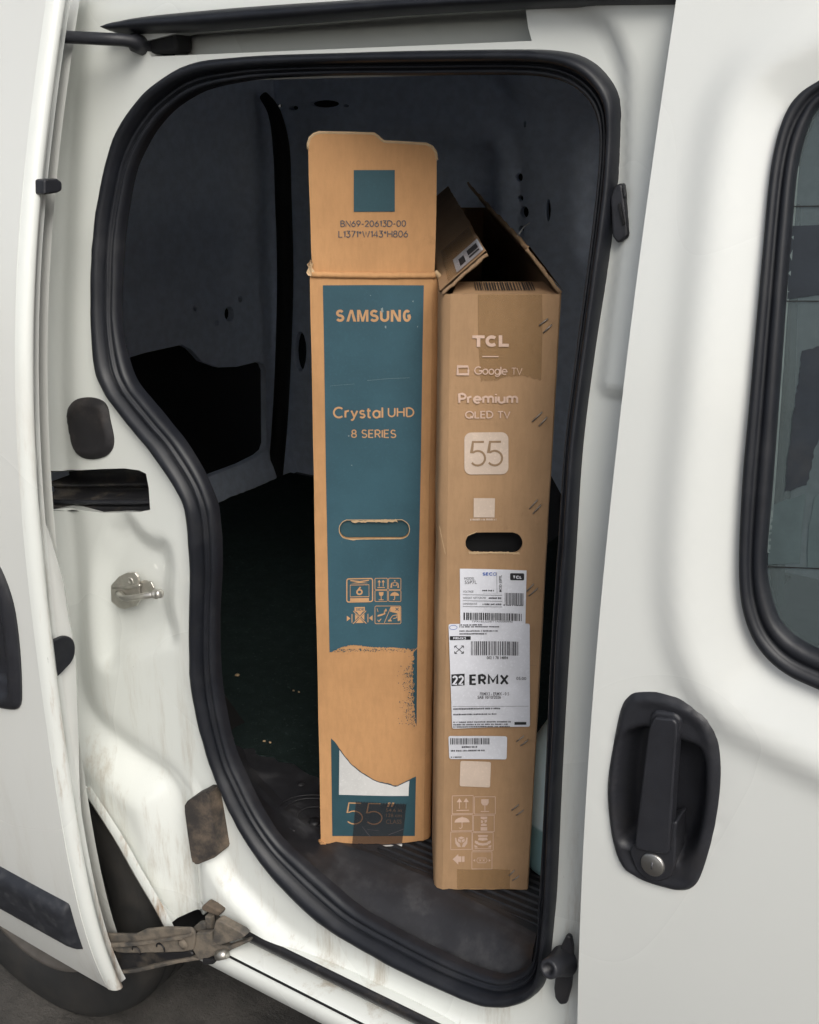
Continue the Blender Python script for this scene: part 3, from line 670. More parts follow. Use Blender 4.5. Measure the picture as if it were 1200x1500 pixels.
for q, am, m in (([(135, 352), (330, 345), (330, 520), (200, 520), (122, 530), (128, 420)], .4, MFILM),
                 ([(160, 655), (230, 640), (330, 640), (330, 800), (205, 850), (188, 905), (170, 985), (118, 1000), (122, 940), (140, 800), (150, 720)], 1.6, MFILM),
                 ([(85, 1032), (168, 1005), (152, 1176), (74, 1178)], 1.0, MFILMG),
                 ([(190, 1010), (330, 930), (330, 1190), (170, 1186), (176, 1080)], .8, MFILMG), ([(140, 200), (152, 205), (120, 600), (92, 1000), (80, 1150), (72, 1150), (84, 1000), (112, 600)], .15, MFILML)):
    panel('film_patch', [XZ(on(x, y, Ywin, .0072)) for x, y in ragged(Z4(q), am, 9)], [], lambda a, b: Ywin(b) + .0072, m, FD, step=.05)
for ya0, yb0 in ((302, 300), (440, 441), (829, 836)):
    from_py('glass_line', [on(x, y, Ywin, .0066) for x, y in [(1118, ya0), (1210, ya0 + (yb0 - ya0) * .5), (1300, yb0), (1300, yb0 + 1.6), (1210, ya0 + (yb0 - ya0) * .5 + 1.6), (1118, ya0 + 1.6)]], [[0, 1, 4, 5], [1, 2, 3, 4]], MBLK, FD)
# pillar trim seen through the glass
prism('pillar_trim', [on(x, y, Ywin, .05) for x, y in [(1100, 300), (1163, 300), (1150, 700), (1136, 900), (1090, 900)]], (0, .03, 0), simple('grey_trim', (.10, .115, .12), .6), FD, .004)
# door handle in its dish
cav = catmull(zo([(150, 440), (200, 412), (250, 405), (360, 450), (440, 480), (468, 560), (464, 700), (440, 830), (402, 890), (352, 920), (330, 888), (190, 850), (142, 820), (126, 700), (130, 550)], 2.5, 850, 900), 3, True)
cav_l = [XZ(on(x, y, Yf)) for x, y in cav]
def bez_depth(a, b):
    d, _ = polydist(a, b, hb_l, True); y = Yf(b) - .006 * ss(d / .005) + .003 * ss((d - .006) / .012)
    dc, _ = polydist(a, b, cav_l, True); ins = inside(np.column_stack([a, b]), cav_l); return y + .030 * ss(np.where(ins, dc + .001, 0) / .014)
BZ = panel('handle_bezel', hb_l, [], bez_depth, MPLA, FD, step=.0045, rim=.012)
def hp(pts, dy): return [on(x, y, Yf, dy) for x, y in zo(pts, 2.5, 850, 900)]
prism('handle_grip', hp([(262, 392), (272, 378), (340, 385), (354, 400), (356, 430), (340, 640), (327, 860), (318, 882), (212, 864), (200, 850), (203, 800), (225, 620), (248, 430)], -.012), (0, .016, 0), MPLA, BZ, .004, 3)
prism('grip_mount', hp([(255, 372), (270, 352), (345, 362), (370, 385), (366, 450), (250, 440)], -.007), (0, .018, 0), MPLA, BZ, .004, 3)
prism('lock_housing', hp(catmull([(190, 845), (340, 760), (350, 800), (345, 930), (325, 968), (270, 980), (215, 950), (192, 905)], 3, True), -.0075), (0, .03, 0), MPLA, BZ, .004, 3)
lc = on(956, 1266.5, Yf, -.0085)
lathe('lock_cylinder', lc, (-.05, -1, .05), [(.0125, -.002), (.0122, .001), (.0112, .0018), (0, .0018)], MSILV, BZ, 28)
box('key_slot', (lc.x - .0008, lc.y - .0024, lc.z - .004), (lc.x + .0008, lc.y - .0015, lc.z + .004), MGRYINK, BZ, 0)

# ================================================================== THE BOXES
class Face:
    def __init__(s, O, seed): s.O = Vector(O); s.sd = seed
    def uv(s, px, py):
        d = ray(px, py); t = (s.O - CAMP).dot(FH) / d.dot(FH); P = CAMP + d * t - s.O; return (P.dot(RT), P.z)
    def P(s, u, v, off=0.0):
        b = .0034 * noise.noise(Vector((u * 9, v * 4, s.sd))) + .0006 * noise.noise(Vector((u * 15, v * 8, s.sd + 4)))
        return s.O + RT * u + Vector((0, 0, v)) - FH * (off + b)
def polys2d(name, polys, face, off, mat, parent):                   # small flat print: photo polygons -> one mesh
    V, F = [], []
    for k, pl in enumerate(polys):
        uv = [face.uv(*p) for p in pl]; o = len(V); V += [face.P(u, v, off + (k % 9) * 2e-5) for u, v in uv]
        F += [[o + i for i in t] for t in tessellate_polygon([[Vector((u, v, 0)) for u, v in uv]])]
    return from_py(name, V, F, mat, parent, False)
def sheet(name, poly, face, off, mat, parent, step=.012, holes=(), thick=0.0):
    uvl = [face.uv(*p) for p in poly]; hl = [[face.uv(*p) for p in h] for h in holes]
    V, T, loops = triangulate(uvl, hl, step); P = [face.P(u, v, off) for u, v in V]; F = [list(t) for t in T]
    if thick:
        for l in loops:
            o = len(P); n = len(l); P += [face.P(u, v, off) for u, v in l]; P += [face.P(u, v, off - thick) for u, v in l]
            F += [[o + i, o + (i + 1) % n, o + n + (i + 1) % n, o + n + i] for i in range(n)]
    return from_py(name, P, F, mat, parent)
def bar(a, b, w_):
    dx, dy = b[0] - a[0], b[1] - a[1]; L = math.hypot(dx, dy) + 1e-9; nx, ny = -dy / L * w_ / 2, dx / L * w_ / 2
    return [(a[0] + nx, a[1] + ny), (b[0] + nx, b[1] + ny), (b[0] - nx, b[1] - ny), (a[0] - nx, a[1] - ny)]
def stroke(pts, w_, closed=False):
    n = len(pts); L, R = [], []
    for i, p in enumerate(pts):
        a = pts[(i - 1) % n] if (closed or i > 0) else p; b = pts[(i + 1) % n] if (closed or i < n - 1) else p
        dx, dy = b[0] - a[0], b[1] - a[1]; l = math.hypot(dx, dy) + 1e-9; k = 1.0
        if (closed or 0 < i < n - 1):
            v1 = (p[0] - a[0], p[1] - a[1]); v2 = (b[0] - p[0], b[1] - p[1]); l1 = math.hypot(*v1) + 1e-9; l2 = math.hypot(*v2) + 1e-9
            c = max(-1, min(1, (v1[0] * v2[0] + v1[1] * v2[1]) / l1 / l2)); k = min(1.6, 1 / max(.3, math.cos(math.acos(c) / 2)))
        nx, ny = -dy / l * w_ / 2 * k, dx / l * w_ / 2 * k; L.append((p[0] + nx, p[1] + ny)); R.append((p[0] - nx, p[1] - ny))
    m = n if closed else n - 1
    return [[L[i], L[(i + 1) % n], R[(i + 1) % n], R[i]] for i in range(m)]
def rrect(x0, y0, x1, y1, r, n=5):
    out = []
    for cx, cy, a in ((x1 - r, y0 + r, -90), (x1 - r, y1 - r, 0), (x0 + r, y1 - r, 90), (x0 + r, y0 + r, 180)):
        out += [(cx + r * math.cos(math.radians(a + 90 * k / n)), cy + r * math.sin(math.radians(a + 90 * k / n))) for k in range(n + 1)]
    return out
def qround(q, r, n=4):
    out = []; m = len(q)
    for i in range(m):
        p, a, b = Vector(q[i]), Vector(q[i - 1]), Vector(q[(i + 1) % m]); A = p + (a - p).normalized() * r; B = p + (b - p).normalized() * r
        for k in range(n + 1):
            t = k / n; v = A * (1 - t) ** 2 + p * 2 * t * (1 - t) + B * t * t; out.append((v.x, v.y))
    return out
_txt = {}
def text_geo(s, bold=0.0, space=1.0):
    key = (s, bold, space)
    if key not in _txt:
        cu = bpy.data.curves.new('t', 'FONT'); cu.body = s; cu.offset = bold; cu.space_character = space; cu.resolution_u = 3
        o = bpy.data.objects.new('t', cu); COL.objects.link(o); bpy.context.view_layer.update()
        me = bpy.data.meshes.new_from_object(o.evaluated_get(bpy.context.evaluated_depsgraph_get()))
        V = np.array([v.co[:2] for v in me.vertices]); F = [list(p.vertices) for p in me.polygons]
        bpy.data.objects.remove(o); bpy.data.curves.remove(cu); bpy.data.meshes.remove(me)
        V = (V - V.min(0)) / (np.ptp(V, 0) + 1e-9); _txt[key] = (V, F)
    return _txt[key]
def text(s, bx, face, off, mat, parent, bold=0.0, rot=False, name='lettering', space=1.0, slope=0.0):
    V, F = text_geo(s, bold, space); x0, y0, x1, y1 = bx; P = []
    for a, b in V:
        px, py = (x0 + (x1 - x0) * a, y1 + (y0 - y1) * b + slope * (x1 - x0) * (a - .5)) if not rot else (x0 + (x1 - x0) * (1 - b), y1 + (y0 - y1) * a)
        u, v = face.uv(px, py); P.append(face.P(u, v, off))
    return from_py(name, P, F, mat, parent, False)
def arc(cx, cy, rx, ry, a0, a1, n=12): return [(cx + rx * math.cos(math.radians(a0 + (a1 - a0) * k / n)), cy + ry * math.sin(math.radians(a0 + (a1 - a0) * k / n))) for k in range(n + 1)]
GL = {'A': (.70, [[(0, 0), (.35, 1), (.70, 0)], [(.13, .32), (.57, .32)]]), 'B': (.58, [[(0, .0), (0, 1), (.28, 1)] + arc(.28, .765, .25, .235, 90, -90) + [(0, .53)], [(.28, .53)] + arc(.30, .265, .28, .265, 90, -90) + [(0, 0)]]),
 'C': (.80, [arc(.46, .5, .46, .5, 48, 312, 20)]), 'D': (.70, [[(0, 0), (0, 1), (.24, 1)] + arc(.24, .5, .46, .5, 90, -90) + [(0, 0)]]), 'E': (.52, [[(.52, 1), (0, 1), (0, 0), (.52, 0)], [(0, .52), (.46, .52)]]),
 'G': (.86, [arc(.46, .5, .46, .5, 48, 352, 22) + [(.92, .46), (.52, .46)]]), 'H': (.66, [[(0, 0), (0, 1)], [(.66, 0), (.66, 1)], [(0, .52), (.66, .52)]]), 'I': (.0, [[(0, 0), (0, 1)]]), 'L': (.50, [[(0, 1), (0, 0), (.50, 0)]]),
 'M': (.84, [[(0, 0), (0, 1), (.42, .25), (.84, 1), (.84, 0)]]), 'N': (.68, [[(0, 0), (0, 1), (.68, 0), (.68, 1)]]), 'P': (.54, [[(0, 0), (0, 1), (.28, 1)] + arc(.28, .73, .28, .27, 90, -90) + [(0, .46)]]),
 'Q': (.94, [arc(.47, .5, .47, .5, 0, 352, 24) + [(.94, .5)], [(.58, .30), (.92, -.04)]]), 'R': (.58, [[(0, 0), (0, 1), (.30, 1)] + arc(.30, .73, .27, .27, 90, -90) + [(0, .46)], [(.26, .46), (.58, 0)]]),
 'S': (.58, [arc(.29, .755, .26, .245, 28, 262, 12) + arc(.29, .255, .29, .255, 82, -155, 12)]), 'T': (.64, [[(0, 1), (.64, 1)], [(.32, 1), (.32, 0)]]), 'U': (.64, [[(0, 1), (0, .34)] + arc(.32, .33, .32, .33, 180, 360, 12) + [(.64, 1)]]),
 'V': (.70, [[(0, 1), (.35, 0), (.70, 1)]]), 'W': (1.0, [[(0, 1), (.25, 0), (.5, .9), (.75, 0), (1.0, 1)]]), 'X': (.68, [[(0, 1), (.68, 0)], [(.68, 1), (0, 0)]]), 'K': (.6, [[(0, 0), (0, 1)], [(.58, 1), (0, .42)], [(.2, .6), (.6, 0)]]), 'F': (.5, [[(.5, 1), (0, 1), (0, 0)], [(0, .52), (.42, .52)]]), 'O': (.94, [arc(.47, .5, .47, .5, 0, 360, 24)]),
 '0': (.58, [arc(.29, .5, .29, .5, 90, 450, 22)]), '1': (.22, [[(0, .8), (.2, 1), (.2, 0)]]), '2': (.54, [arc(.27, .73, .27, .27, 165, -38, 12) + [(.02, 0), (.56, 0)]]), '3': (.54, [[(.04, 1), (.50, 1), (.24, .62)] + arc(.25, .31, .29, .31, 88, -150, 12)]),
 '4': (.6, [[(.46, 0), (.46, 1), (0, .28), (.62, .28)]]), '5': (.54, [[(.50, 1), (.10, 1), (.05, .55)] + arc(.26, .32, .28, .32, 130, -145, 14)]), '6': (.56, [[(.40, 1), (.06, .48)] + arc(.28, .31, .28, .31, 150, 510, 20)]), '7': (.52, [[(0, 1), (.52, 1), (.16, 0)]]),
 '8': (.56, [arc(.28, .76, .23, .24, -90, 270, 18), arc(.28, .26, .28, .26, 90, 450, 18)]), '9': (.56, [[(.16, 0), (.50, .52)] + arc(.28, .69, .28, .31, -30, 330, 20)]), '-': (.30, [[(0, .42), (.30, .42)]]), '*': (.30, [[(.15, .56), (.15, .96)], [(0, .66), (.30, .86)], [(0, .86), (.30, .66)]]), '/': (.4, [[(0, -.05), (.4, 1.05)]]), ':': (.0, [[(0, .1), (0, .22)], [(0, .55), (0, .67)]]), '.': (.0, [[(0, 0), (0, .1)]]), ' ': (.16, []),
 'r': (.30, [[(0, 0), (0, .70)], [(0, .40)] + arc(.26, .40, .26, .28, 180, 78, 8)]), 'y': (.54, [[(0, .70), (.28, .02)], [(.54, .70), (.20, -.14), (.10, -.25), (-.04, -.25)]]), 's': (.42, [arc(.21, .53, .185, .165, 28, 262, 10) + arc(.21, .18, .21, .18, 82, -155, 10)]), 't': (.30, [[(.10, .94), (.10, .16)] + arc(.24, .15, .14, .14, 180, 300, 6), [(-.04, .70), (.30, .70)]]),
 'a': (.58, [arc(.29, .35, .29, .35, 0, 360, 20), [(.58, .70), (.58, 0)]]), 'l': (.0, [[(0, 0), (0, 1.04)]]), 'o': (.60, [arc(.30, .35, .30, .35, 0, 360, 20)]), 'g': (.58, [arc(.29, .35, .29, .35, 0, 360, 20), [(.58, .70), (.58, -.02)] + arc(.29, -.02, .29, .25, 0, -155, 10)]), 'e': (.60, [[(.02, .36), (.59, .36)] + arc(.30, .35, .30, .35, 0, 312, 18)]),
 'm': (.90, [[(0, 0), (0, .70)], [(0, .45)] + arc(.225, .45, .225, .25, 180, 0, 10) + [(.45, 0)], [(.45, .45)] + arc(.675, .45, .225, .25, 180, 0, 10) + [(.90, 0)]]), 'i': (.0, [[(0, 0), (0, .70)], [(0, .88), (0, 1.0)]]), 'u': (.54, [[(0, .70), (0, .27)] + arc(.27, .27, .27, .27, 180, 360, 10) + [(.54, .70)], [(.54, .40), (.54, 0)]]), 'c': (.5, [arc(.3, .35, .3, .35, 48, 312, 14)]), 'n': (.5, [[(0, 0), (0, .70)], [(0, .45)] + arc(.25, .45, .25, .25, 180, 0, 10) + [(.50, 0)]])}
def stext(s, bx, face, off, mat, parent, wt, gap=.26, name='lettering', slope=0.0, rot=False):   # drawn letters: strokes of weight wt (photo pixels)
    paths = []; x = 0.0
    for ch in s:
        w_, st_ = GL[ch]
        for p in st_: paths.append([(x + a, b) for a, b in p])
        x += w_ + gap
    A = np.array([q for p in paths for q in p]); lo, hi = A.min(0), A.max(0); x0, y0, x1, y1 = bx; h = wt / 2; polys = []
    for p in paths:
        q = []
        for a, b in p:
            u = (a - lo[0]) / (hi[0] - lo[0] + 1e-9); v = (b - lo[1]) / (hi[1] - lo[1] + 1e-9)
            if rot: q.append((x1 - h + (x0 - x1 + wt) * v, y1 - h + (y0 - y1 + wt) * u))
            else: q.append((x0 + h + (x1 - x0 - wt) * u, y1 - h + (y0 - y1 + wt) * v + slope * (x1 - x0) * (u - .5)))
        polys += stroke(q, wt)
    return polys2d(name, polys, face, off, mat, parent)
def five(x0, y0, x1, y1):                                               # centre line of a thin drawn numeral
    w_, h = x1 - x0, y1 - y0; r = w_ / 2; cx, cy = x0 + w_ * .48, y1 - h * .31; pts = [(x1 - w_ * .1, y0), (x0 + w_ * .16, y0), (x0 + w_ * .06, y0 + h * .47)]
    for t in np.linspace(-128, 142, 16):
        a = math.radians(t); pts.append((cx + w_ * .5 * math.cos(a), cy + h * .31 * math.sin(a)))
    return pts
def barcode(x0, y0, x1, y1, seed, wmin=.5, wmax=2.0, slope=0):
    rnd = random.Random(seed); x = x0; out = []
    while x < x1:
        w_ = rnd.uniform(wmin, wmax); e = min(x + w_, x1); s0 = slope * (x - x0); out.append([(x, y0 + s0), (e, y0 + s0), (e, y1 + s0), (x, y1 + s0)]); x = e + rnd.uniform(wmin, wmax * .8)
    return out
def tinylines(x0, y0, x1, h, seed, fill=.6):                            # unreadable small print
    rnd = random.Random(seed); x = x0; out = []
    while x < x1:
        w_ = rnd.uniform(.8, 2.2); e = min(x + w_, x1); out.append([(x, y0 + rnd.uniform(0, h * .25)), (e, y0 + rnd.uniform(0, h * .25)), (e, y0 + h), (x, y0 + h)]); x = e + (rnd.uniform(.3, .6) if rnd.random() < .8 else 1.6)
    return out
def cell(c, pts): x0, y0, x1, y1 = c; return [(x0 + (x1 - x0) * a, y0 + (y1 - y0) * b) for a, b in pts]
def arrows_up(c, w_):
    o = []
    for x in (.34, .66): o += [bar(*cell(c, [(x, .3), (x, .72)]), w_), cell(c, [(x - .13, .36), (x, .14), (x + .13, .36)])]
    return o + [bar(*cell(c, [(.2, .82), (.8, .82)]), w_)]
def glass_icon(c, w_): return [cell(c, [(.32, .14), (.68, .14), (.68, .36), (.6, .50), (.4, .50), (.32, .36)]), bar(*cell(c, [(.5, .5), (.5, .82)]), w_), bar(*cell(c, [(.3, .85), (.7, .85)]), w_)]
def umbrella(c, w_):
    d = [(.5 - .36 * math.cos(t), .48 - .32 * math.sin(t)) for t in np.linspace(0, math.pi, 12)]
    return [cell(c, d), *stroke(cell(c, [(.5, .12), (.5, .78), (.44, .86), (.36, .82)]), w_)]
def frame(c, w_, r=1.5): return stroke(rrect(*c, r), w_, True)

def make_box(name, label, O, quad_, depth, mat, seed, hole_px=None, bev=0.0, foot=None, bevr=.0025):
    T = thing(name, label, 'cardboard box', O, None); f = Face(O, seed)
    (bl, br, tr_, tl) = quad_                                            # photo corners of the front panel
    n = 14
    def edge(a, b, amp=0): return [(a[0] + (b[0] - a[0]) * k / n + random.uniform(-amp, amp) * (k > 0), a[1] + (b[1] - a[1]) * k / n + random.uniform(-amp, amp) * (k > 0)) for k in range(n)]
    poly = (foot or edge(bl, br, .7)) + edge(br, tr_, .35) + edge(tr_, tl, .25) + edge(tl, bl, .35)
    FP = sheet('front_panel', poly, f, 0, mat, T, .008, [hole_px] if hole_px else (), .004)
    uv = [f.uv(*p) for p in quad_]
    def W(u, v, d): return f.O + RT * u + Vector((0, 0, v)) + FH * d
    for nm, (a, b), sgn in (('side_panel', (uv[0], uv[3]), 1), ('side_panel', (uv[1], uv[2]), -1)):
        rows = []
        for t in np.linspace(0, 1, 20):
            u = a[0] + (b[0] - a[0]) * t; v = a[1] + (b[1] - a[1]) * t; ub = -bev if sgn == 1 else .002
            wob = .0012 * noise.noise(Vector((v * 12, seed, sgn)))
            o_ = -sgn
            bv = bev if sgn == 1 else bevr; p0_ = f.P(u, v, -.0004); q0 = p0_ - W(u, v, 0)
            rows.append([p0_, W(u + o_ * bv * .6 + wob, v, .0010 + bv * .22) + q0 * .6, W(u + o_ * bv * .9 + wob, v, .003 + bv * .6), W(u + o_ * bv + wob, v, .006 + bv * 1.1), W(u + o_ * bv, v, depth * .5), W(u + o_ * bv, v, depth), W(u + o_ * bv + sgn * .004, v, depth), W(u + o_ * bv + sgn * .004, v, .006 + bv)])
        loft(nm, rows, mat, T)
    from_py('back_panel', [W(uv[0][0], 0, depth), W(uv[1][0], 0, depth), W(uv[2][0], uv[2][1], depth), W(uv[3][0], uv[3][1], depth)], [[0, 1, 2, 3]], mat, T, False)
    from_py('bottom_panel', [W(uv[0][0], .002, .002), W(uv[1][0], .002, .002), W(uv[1][0], .002, depth), W(uv[0][0], .002, depth)], [[0, 1, 2, 3]], mat, T, False)
    return T, f, FP, uv, W

# ---------------------------------------------------------------- left box, teal print
S0 = atz(470, 1235, .5245)
foot = [(470, 1230), (468, 1236), (473, 1240), (480, 1239), (486, 1244), (489, 1240), (496, 1237), (508, 1236), (522, 1238), (540, 1236), (560, 1237), (580, 1236), (600, 1234), (612, 1232), (622, 1231)]
SB, sf, SF, suv, SW = make_box('television_carton', 'tall kraft carton with teal printed front, torn paper and top flap standing upright', S0, [(470, 1233), (621, 1231), (634, 404), (454, 404)], 1.30, MKS, 2.0, bevr=.0105, foot=foot, hole_px=rrect(497, 761, 600, 789, 13.5))
Zf = lambda pts: zo(pts, 2.857, 430, 170)
flap = Zf([(80, 655), (74, 560), (70, 400), (64, 250), (62, 120), (70, 92), (88, 76), (108, 70), (220, 72), (338, 75), (352, 86), (378, 108), (470, 113), (555, 118), (580, 130), (595, 152), (600, 185), (598, 400), (594, 560), (590, 663), (340, 664)])
sff = Face(S0 + FH * .004, 5.0)
FLP = sheet('top_flap', flap, sff, 0, MKS, SB, .008, (), .004)
ed = Zf([(62, 140), (62, 118), (70, 92), (88, 76), (108, 70), (220, 72), (338, 75), (352, 86), (378, 108), (470, 113), (555, 118), (580, 130), (595, 152), (600, 185)])
tube('flap_edge', [sff.P(*sff.uv(x, y), -.0015) for x, y in ed], .0022, MKE, FLP, 6)
sheet('printed_square', [(518.5, 249), (578.5, 249), (578.5, 310), (518.5, 310)], sff, .0007, MTEAL2, FLP, .008)
stext('BN69-20613D-00', (499, 322.5, 595, 332.2), sff, .0006, MGRYINK, FLP, 1.35, .22)
stext('L1371*W143*H806', (496, 337.5, 598, 347.8), sff, .0006, MGRYINK, FLP, 1.35, .20)
cr = [(457, 402), (500, 403), (550, 404), (600, 404), (638, 403)]
tube('fold_crease', [sf.P(*sf.uv(x, y + random.uniform(-.4, .4)), .000) for x, y in catmull(cr, 6)], .0038, MKS, SB, 8)
def lump(name, pts, face, mat, parent, th=.004): return prism(name, [face.P(*face.uv(x, y), .002 + random.uniform(-.002, .003)) for x, y in pts], FH * th, mat, parent, 0, smooth=False)
lump('torn_corner', [(449, 399), (452, 392), (450, 387), (455, 382), (459, 386), (457, 392), (461, 398), (457, 404), (452, 403)], sf, MKE, SB)
lump('torn_corner', [(452, 386), (455, 380), (458, 384), (456, 391)], sf, MKD, SB)
prism('torn_corner', [sf.P(*sf.uv(x, y), .001) for x, y in [(637, 398), (640, 396), (646, 402), (648, 408), (641, 409)]], FH * .006, MKE, SB, 0)
Zt = lambda pts: zo(pts, 4.548, 450, 930)
def jag(a, b, n, ax, ay): return [(a[0] + (b[0] - a[0]) * k / n + random.uniform(-ax, ax), a[1] + (b[1] - a[1]) * k / n + random.uniform(-ay, ay)) for k in range(n)]
torn_top = jag((609, 951), (575, 949), 26, .5, .9) + jag((575, 949), (540, 948), 30, .4, .8) + jag((540, 948), (522, 945), 16, .4, .9) + jag((522, 945), (505, 946), 16, .4, 1.0) + jag((505, 946), (484, 955), 20, .4, .7) + [(483, 955)]
slotpx = rrect(497, 761, 600, 789, 13.5)
TPN = sheet('printed_panel', [(473, 418), (547, 417.6), (621, 418), (619, 520), (616.5, 690), (613, 860), (611.5, 948)] + torn_top + [(481, 860), (477.5, 690), (475, 520)], sf, .0005, MTEAL, SF, .012, [slotpx])
right_rag = [(611.3, 950), (611, 1000), (610.6, 1030), (610.4, 1062)] + jag((609, 1062), (607, 1030), 14, 1.2, .8) + jag((607, 1030), (606, 985), 20, 1.8, .8) + jag((605, 985), (607, 952), 12, 2.0, .6)
polys2d('printed_scrap', [right_rag], sf, .0005, MTEAL2, SF)
fle = []
for k in range(520):
    y = random.triangular(955, 1068, 990 if k % 2 else 1050); x = 609 - abs(random.gauss(0, 10)) * (1.0 if 975 < y < 1008 or 1025 < y < 1060 else .45); r = random.uniform(.2, .95); a0 = random.random() * 6
    fle.append([(x + r * random.uniform(.5, 1.4) * math.cos(a0 + t), y + r * random.uniform(.4, 1.2) * math.sin(a0 + t)) for t in (0, 1.3, 2.5, 3.8, 5.0)])
for k in range(170):
    x = random.uniform(488, 608); y = 950.5 + abs(random.gauss(0, 2.4)); r = random.uniform(.2, .7); fle.append([(x + r * math.cos(t) * 1.6, y + r * math.sin(t)) for t in (0, 1.3, 2.5, 3.8, 5.0)])
polys2d('ink_flecks', fle, sf, .0007, MTEAL2, SF)['kind'] = 'stuff'
curve = Zt([(160, 690), (190, 725), (215, 760), (255, 815), (300, 865), (350, 905), (400, 935), (440, 958), (480, 973), (540, 985), (590, 1000), (625, 985), (660, 968), (700, 948), (725, 935)])
cj = [(x + random.uniform(-.3, .3), y + random.uniform(-.5, .5)) for x, y in catmull(curve, 3)]
LPN = sheet('lower_printed_panel', cj + Zt([(722, 1100), (718, 1338), (440, 1340), (168, 1341), (164, 1100)]), sf, .0005, MTEAL2, SF, .012)
wc = Zt([(215, 765), (255, 818), (300, 868), (350, 908), (400, 938), (440, 961), (480, 976), (540, 988), (590, 1003), (625, 988), (660, 971), (682, 962)])
sheet('pale_picture', [(x, y + .8) for x, y in wc] + Zt([(678, 1010), (676, 1067), (440, 1068), (212, 1068)]), sf, .0009, MGREYP, LPN, .012)
polys2d('torn_edge', stroke([(x, y + random.uniform(-.3, .3)) for x, y in cj[3:-3]], 1.0), sf, .0014, MGRYINK, SF)
# lettering
lx = [492.4, 507.4, 523.2, 542.2, 556.8, 572.6, 590.2]; rx_ = [504.6, 522.0, 539.8, 554.8, 570.4, 587.4, 602.4]
for ch, a, b in zip('SAMSUNG', lx, rx_):
    if ch == 'A': polys2d('lettering', [[(a, 471), (a + 5.6, 453.8), (b - 5.6 + .6, 453.8), (b, 471), (b - 4.2, 471), ((a + b) / 2, 458.2), (a + 4.2, 471)]], sf, .0009, MKINK, TPN)
    elif ch == 'M':
        w_ = 3.5; polys2d('lettering', [[(a, 453.8), (a + 4.6, 453.8), ((a + b) / 2, 465), (b - 4.6, 453.8), (b, 453.8), (b, 471), (b - w_, 471), (b - w_, 459), ((a + b) / 2 + 1.6, 471), ((a + b) / 2 - 1.6, 471), (a + w_, 459), (a + w_, 471), (a, 471)]], sf, .0009, MKINK, TPN)
    elif ch == 'N':
        w_ = 3.6; polys2d('lettering', [[(a, 453.8), (a + 4.8, 453.8), (b - w_, 466.0), (b - w_, 453.8), (b, 453.8), (b, 471), (b - 4.8, 471), (a + w_, 458.8), (a + w_, 471), (a, 471)]], sf, .0009, MKINK, TPN)
    else: stext(ch, (a, 453.5, b, 471.3), sf, .0009, MKINK, TPN, 3.7)
stext('Crystal', (488, 595, 561.6, 616), sf, .0009, MKINK, TPN, 2.6, .24)
stext('UHD', (568.2, 596, 607, 610.4), sf, .0009, MKINK, TPN, 2.1, .27)
stext('8 SERIES', (514.6, 628.6, 580.6, 641), sf, .0009, MKINK, TPN, 1.7, .26)
# push-in hand hole: flap pressed slightly back, rough pale rim
sheet('hand_hole_flap', rrect(497.6, 761.6, 599.4, 788.4, 13), sf, -.0035, MTEAL2, SF, .01)
rimp = rrect(497, 761, 600, 789, 13.5, 8)
polys2d('hand_hole_rim', stroke([(x + random.uniform(-.25, .25), y + random.uniform(-.25, .25)) for x, y in rimp], 1.0, True), sf, .0011, MKE, SF)
polys2d('torn_rim', [jag((514, 762.6), (583, 760.4), 26, .3, .9) + jag((583, 764.5), (514, 764.8), 26, .3, 1.2)], sf, .0013, MKE, SF)
polys2d('torn_rim', [jag((510, 789.6), (590, 787.6), 20, .3, .5) + jag((590, 788.6), (510, 790.9), 20, .3, .5)], sf, .0013, MKE, SF)
# handling symbols
Zi = lambda a, b, c, d: (a / 5.714 + 450, b / 5.714 + 720, c / 5.714 + 450, d / 5.714 + 720)
def icon(polys, mat, face, parent, off=.0009): return polys2d('handling_symbol', polys, face, off, mat, parent)
c = Zi(333, 728, 548, 922)
icon(stroke(rrect(*c, 3), 1.7, True) + stroke(cell(c, [(.13, .27), (.86, .27), (.86, .78), (.13, .78)]), .9, True) + [cell(c, [(.13, .84), (.86, .84), (.86, .97), (.13, .97)])] + [cell(c, [(.14, .05), (.5, .1), (.86, .05), (.86, .10), (.55, .15), (.86, .20), (.14, .20), (.45, .15), (.14, .10)])], MKINK, sf, TPN)
stext('6', (522, 858.5, 531.5, 871.5), sf, .0009, MKINK, TPN, 2.3, name='handling_symbol')
c = Zi(568, 727, 672, 822); icon(frame(c, .9) + arrows_up(c, 1.2), MKINK, sf, TPN)
c = Zi(682, 727, 785, 822)
icon(frame(c, .9) + [cell(c, [(.46, .16), (.54, .16), (.56, .28), (.44, .28)]), *stroke(cell(c, [(.36, .36), (.64, .36), (.64, .66), (.36, .66)]), .8, True), cell(c, [(.14, .84), (.2, .46), (.3, .36), (.3, .5), (.26, .66), (.30, .84)]), cell(c, [(.86, .84), (.8, .46), (.7, .36), (.7, .5), (.74, .66), (.70, .84)])], MKINK, sf, TPN)
c = Zi(568, 830, 672, 922); icon(frame(c, .9) + glass_icon(c, 1.1), MKINK, sf, TPN)
c = Zi(682, 830, 785, 922); icon(frame(c, .9) + umbrella(c, 1.1), MKINK, sf, TPN)
c = Zi(333, 962, 548, 1110)
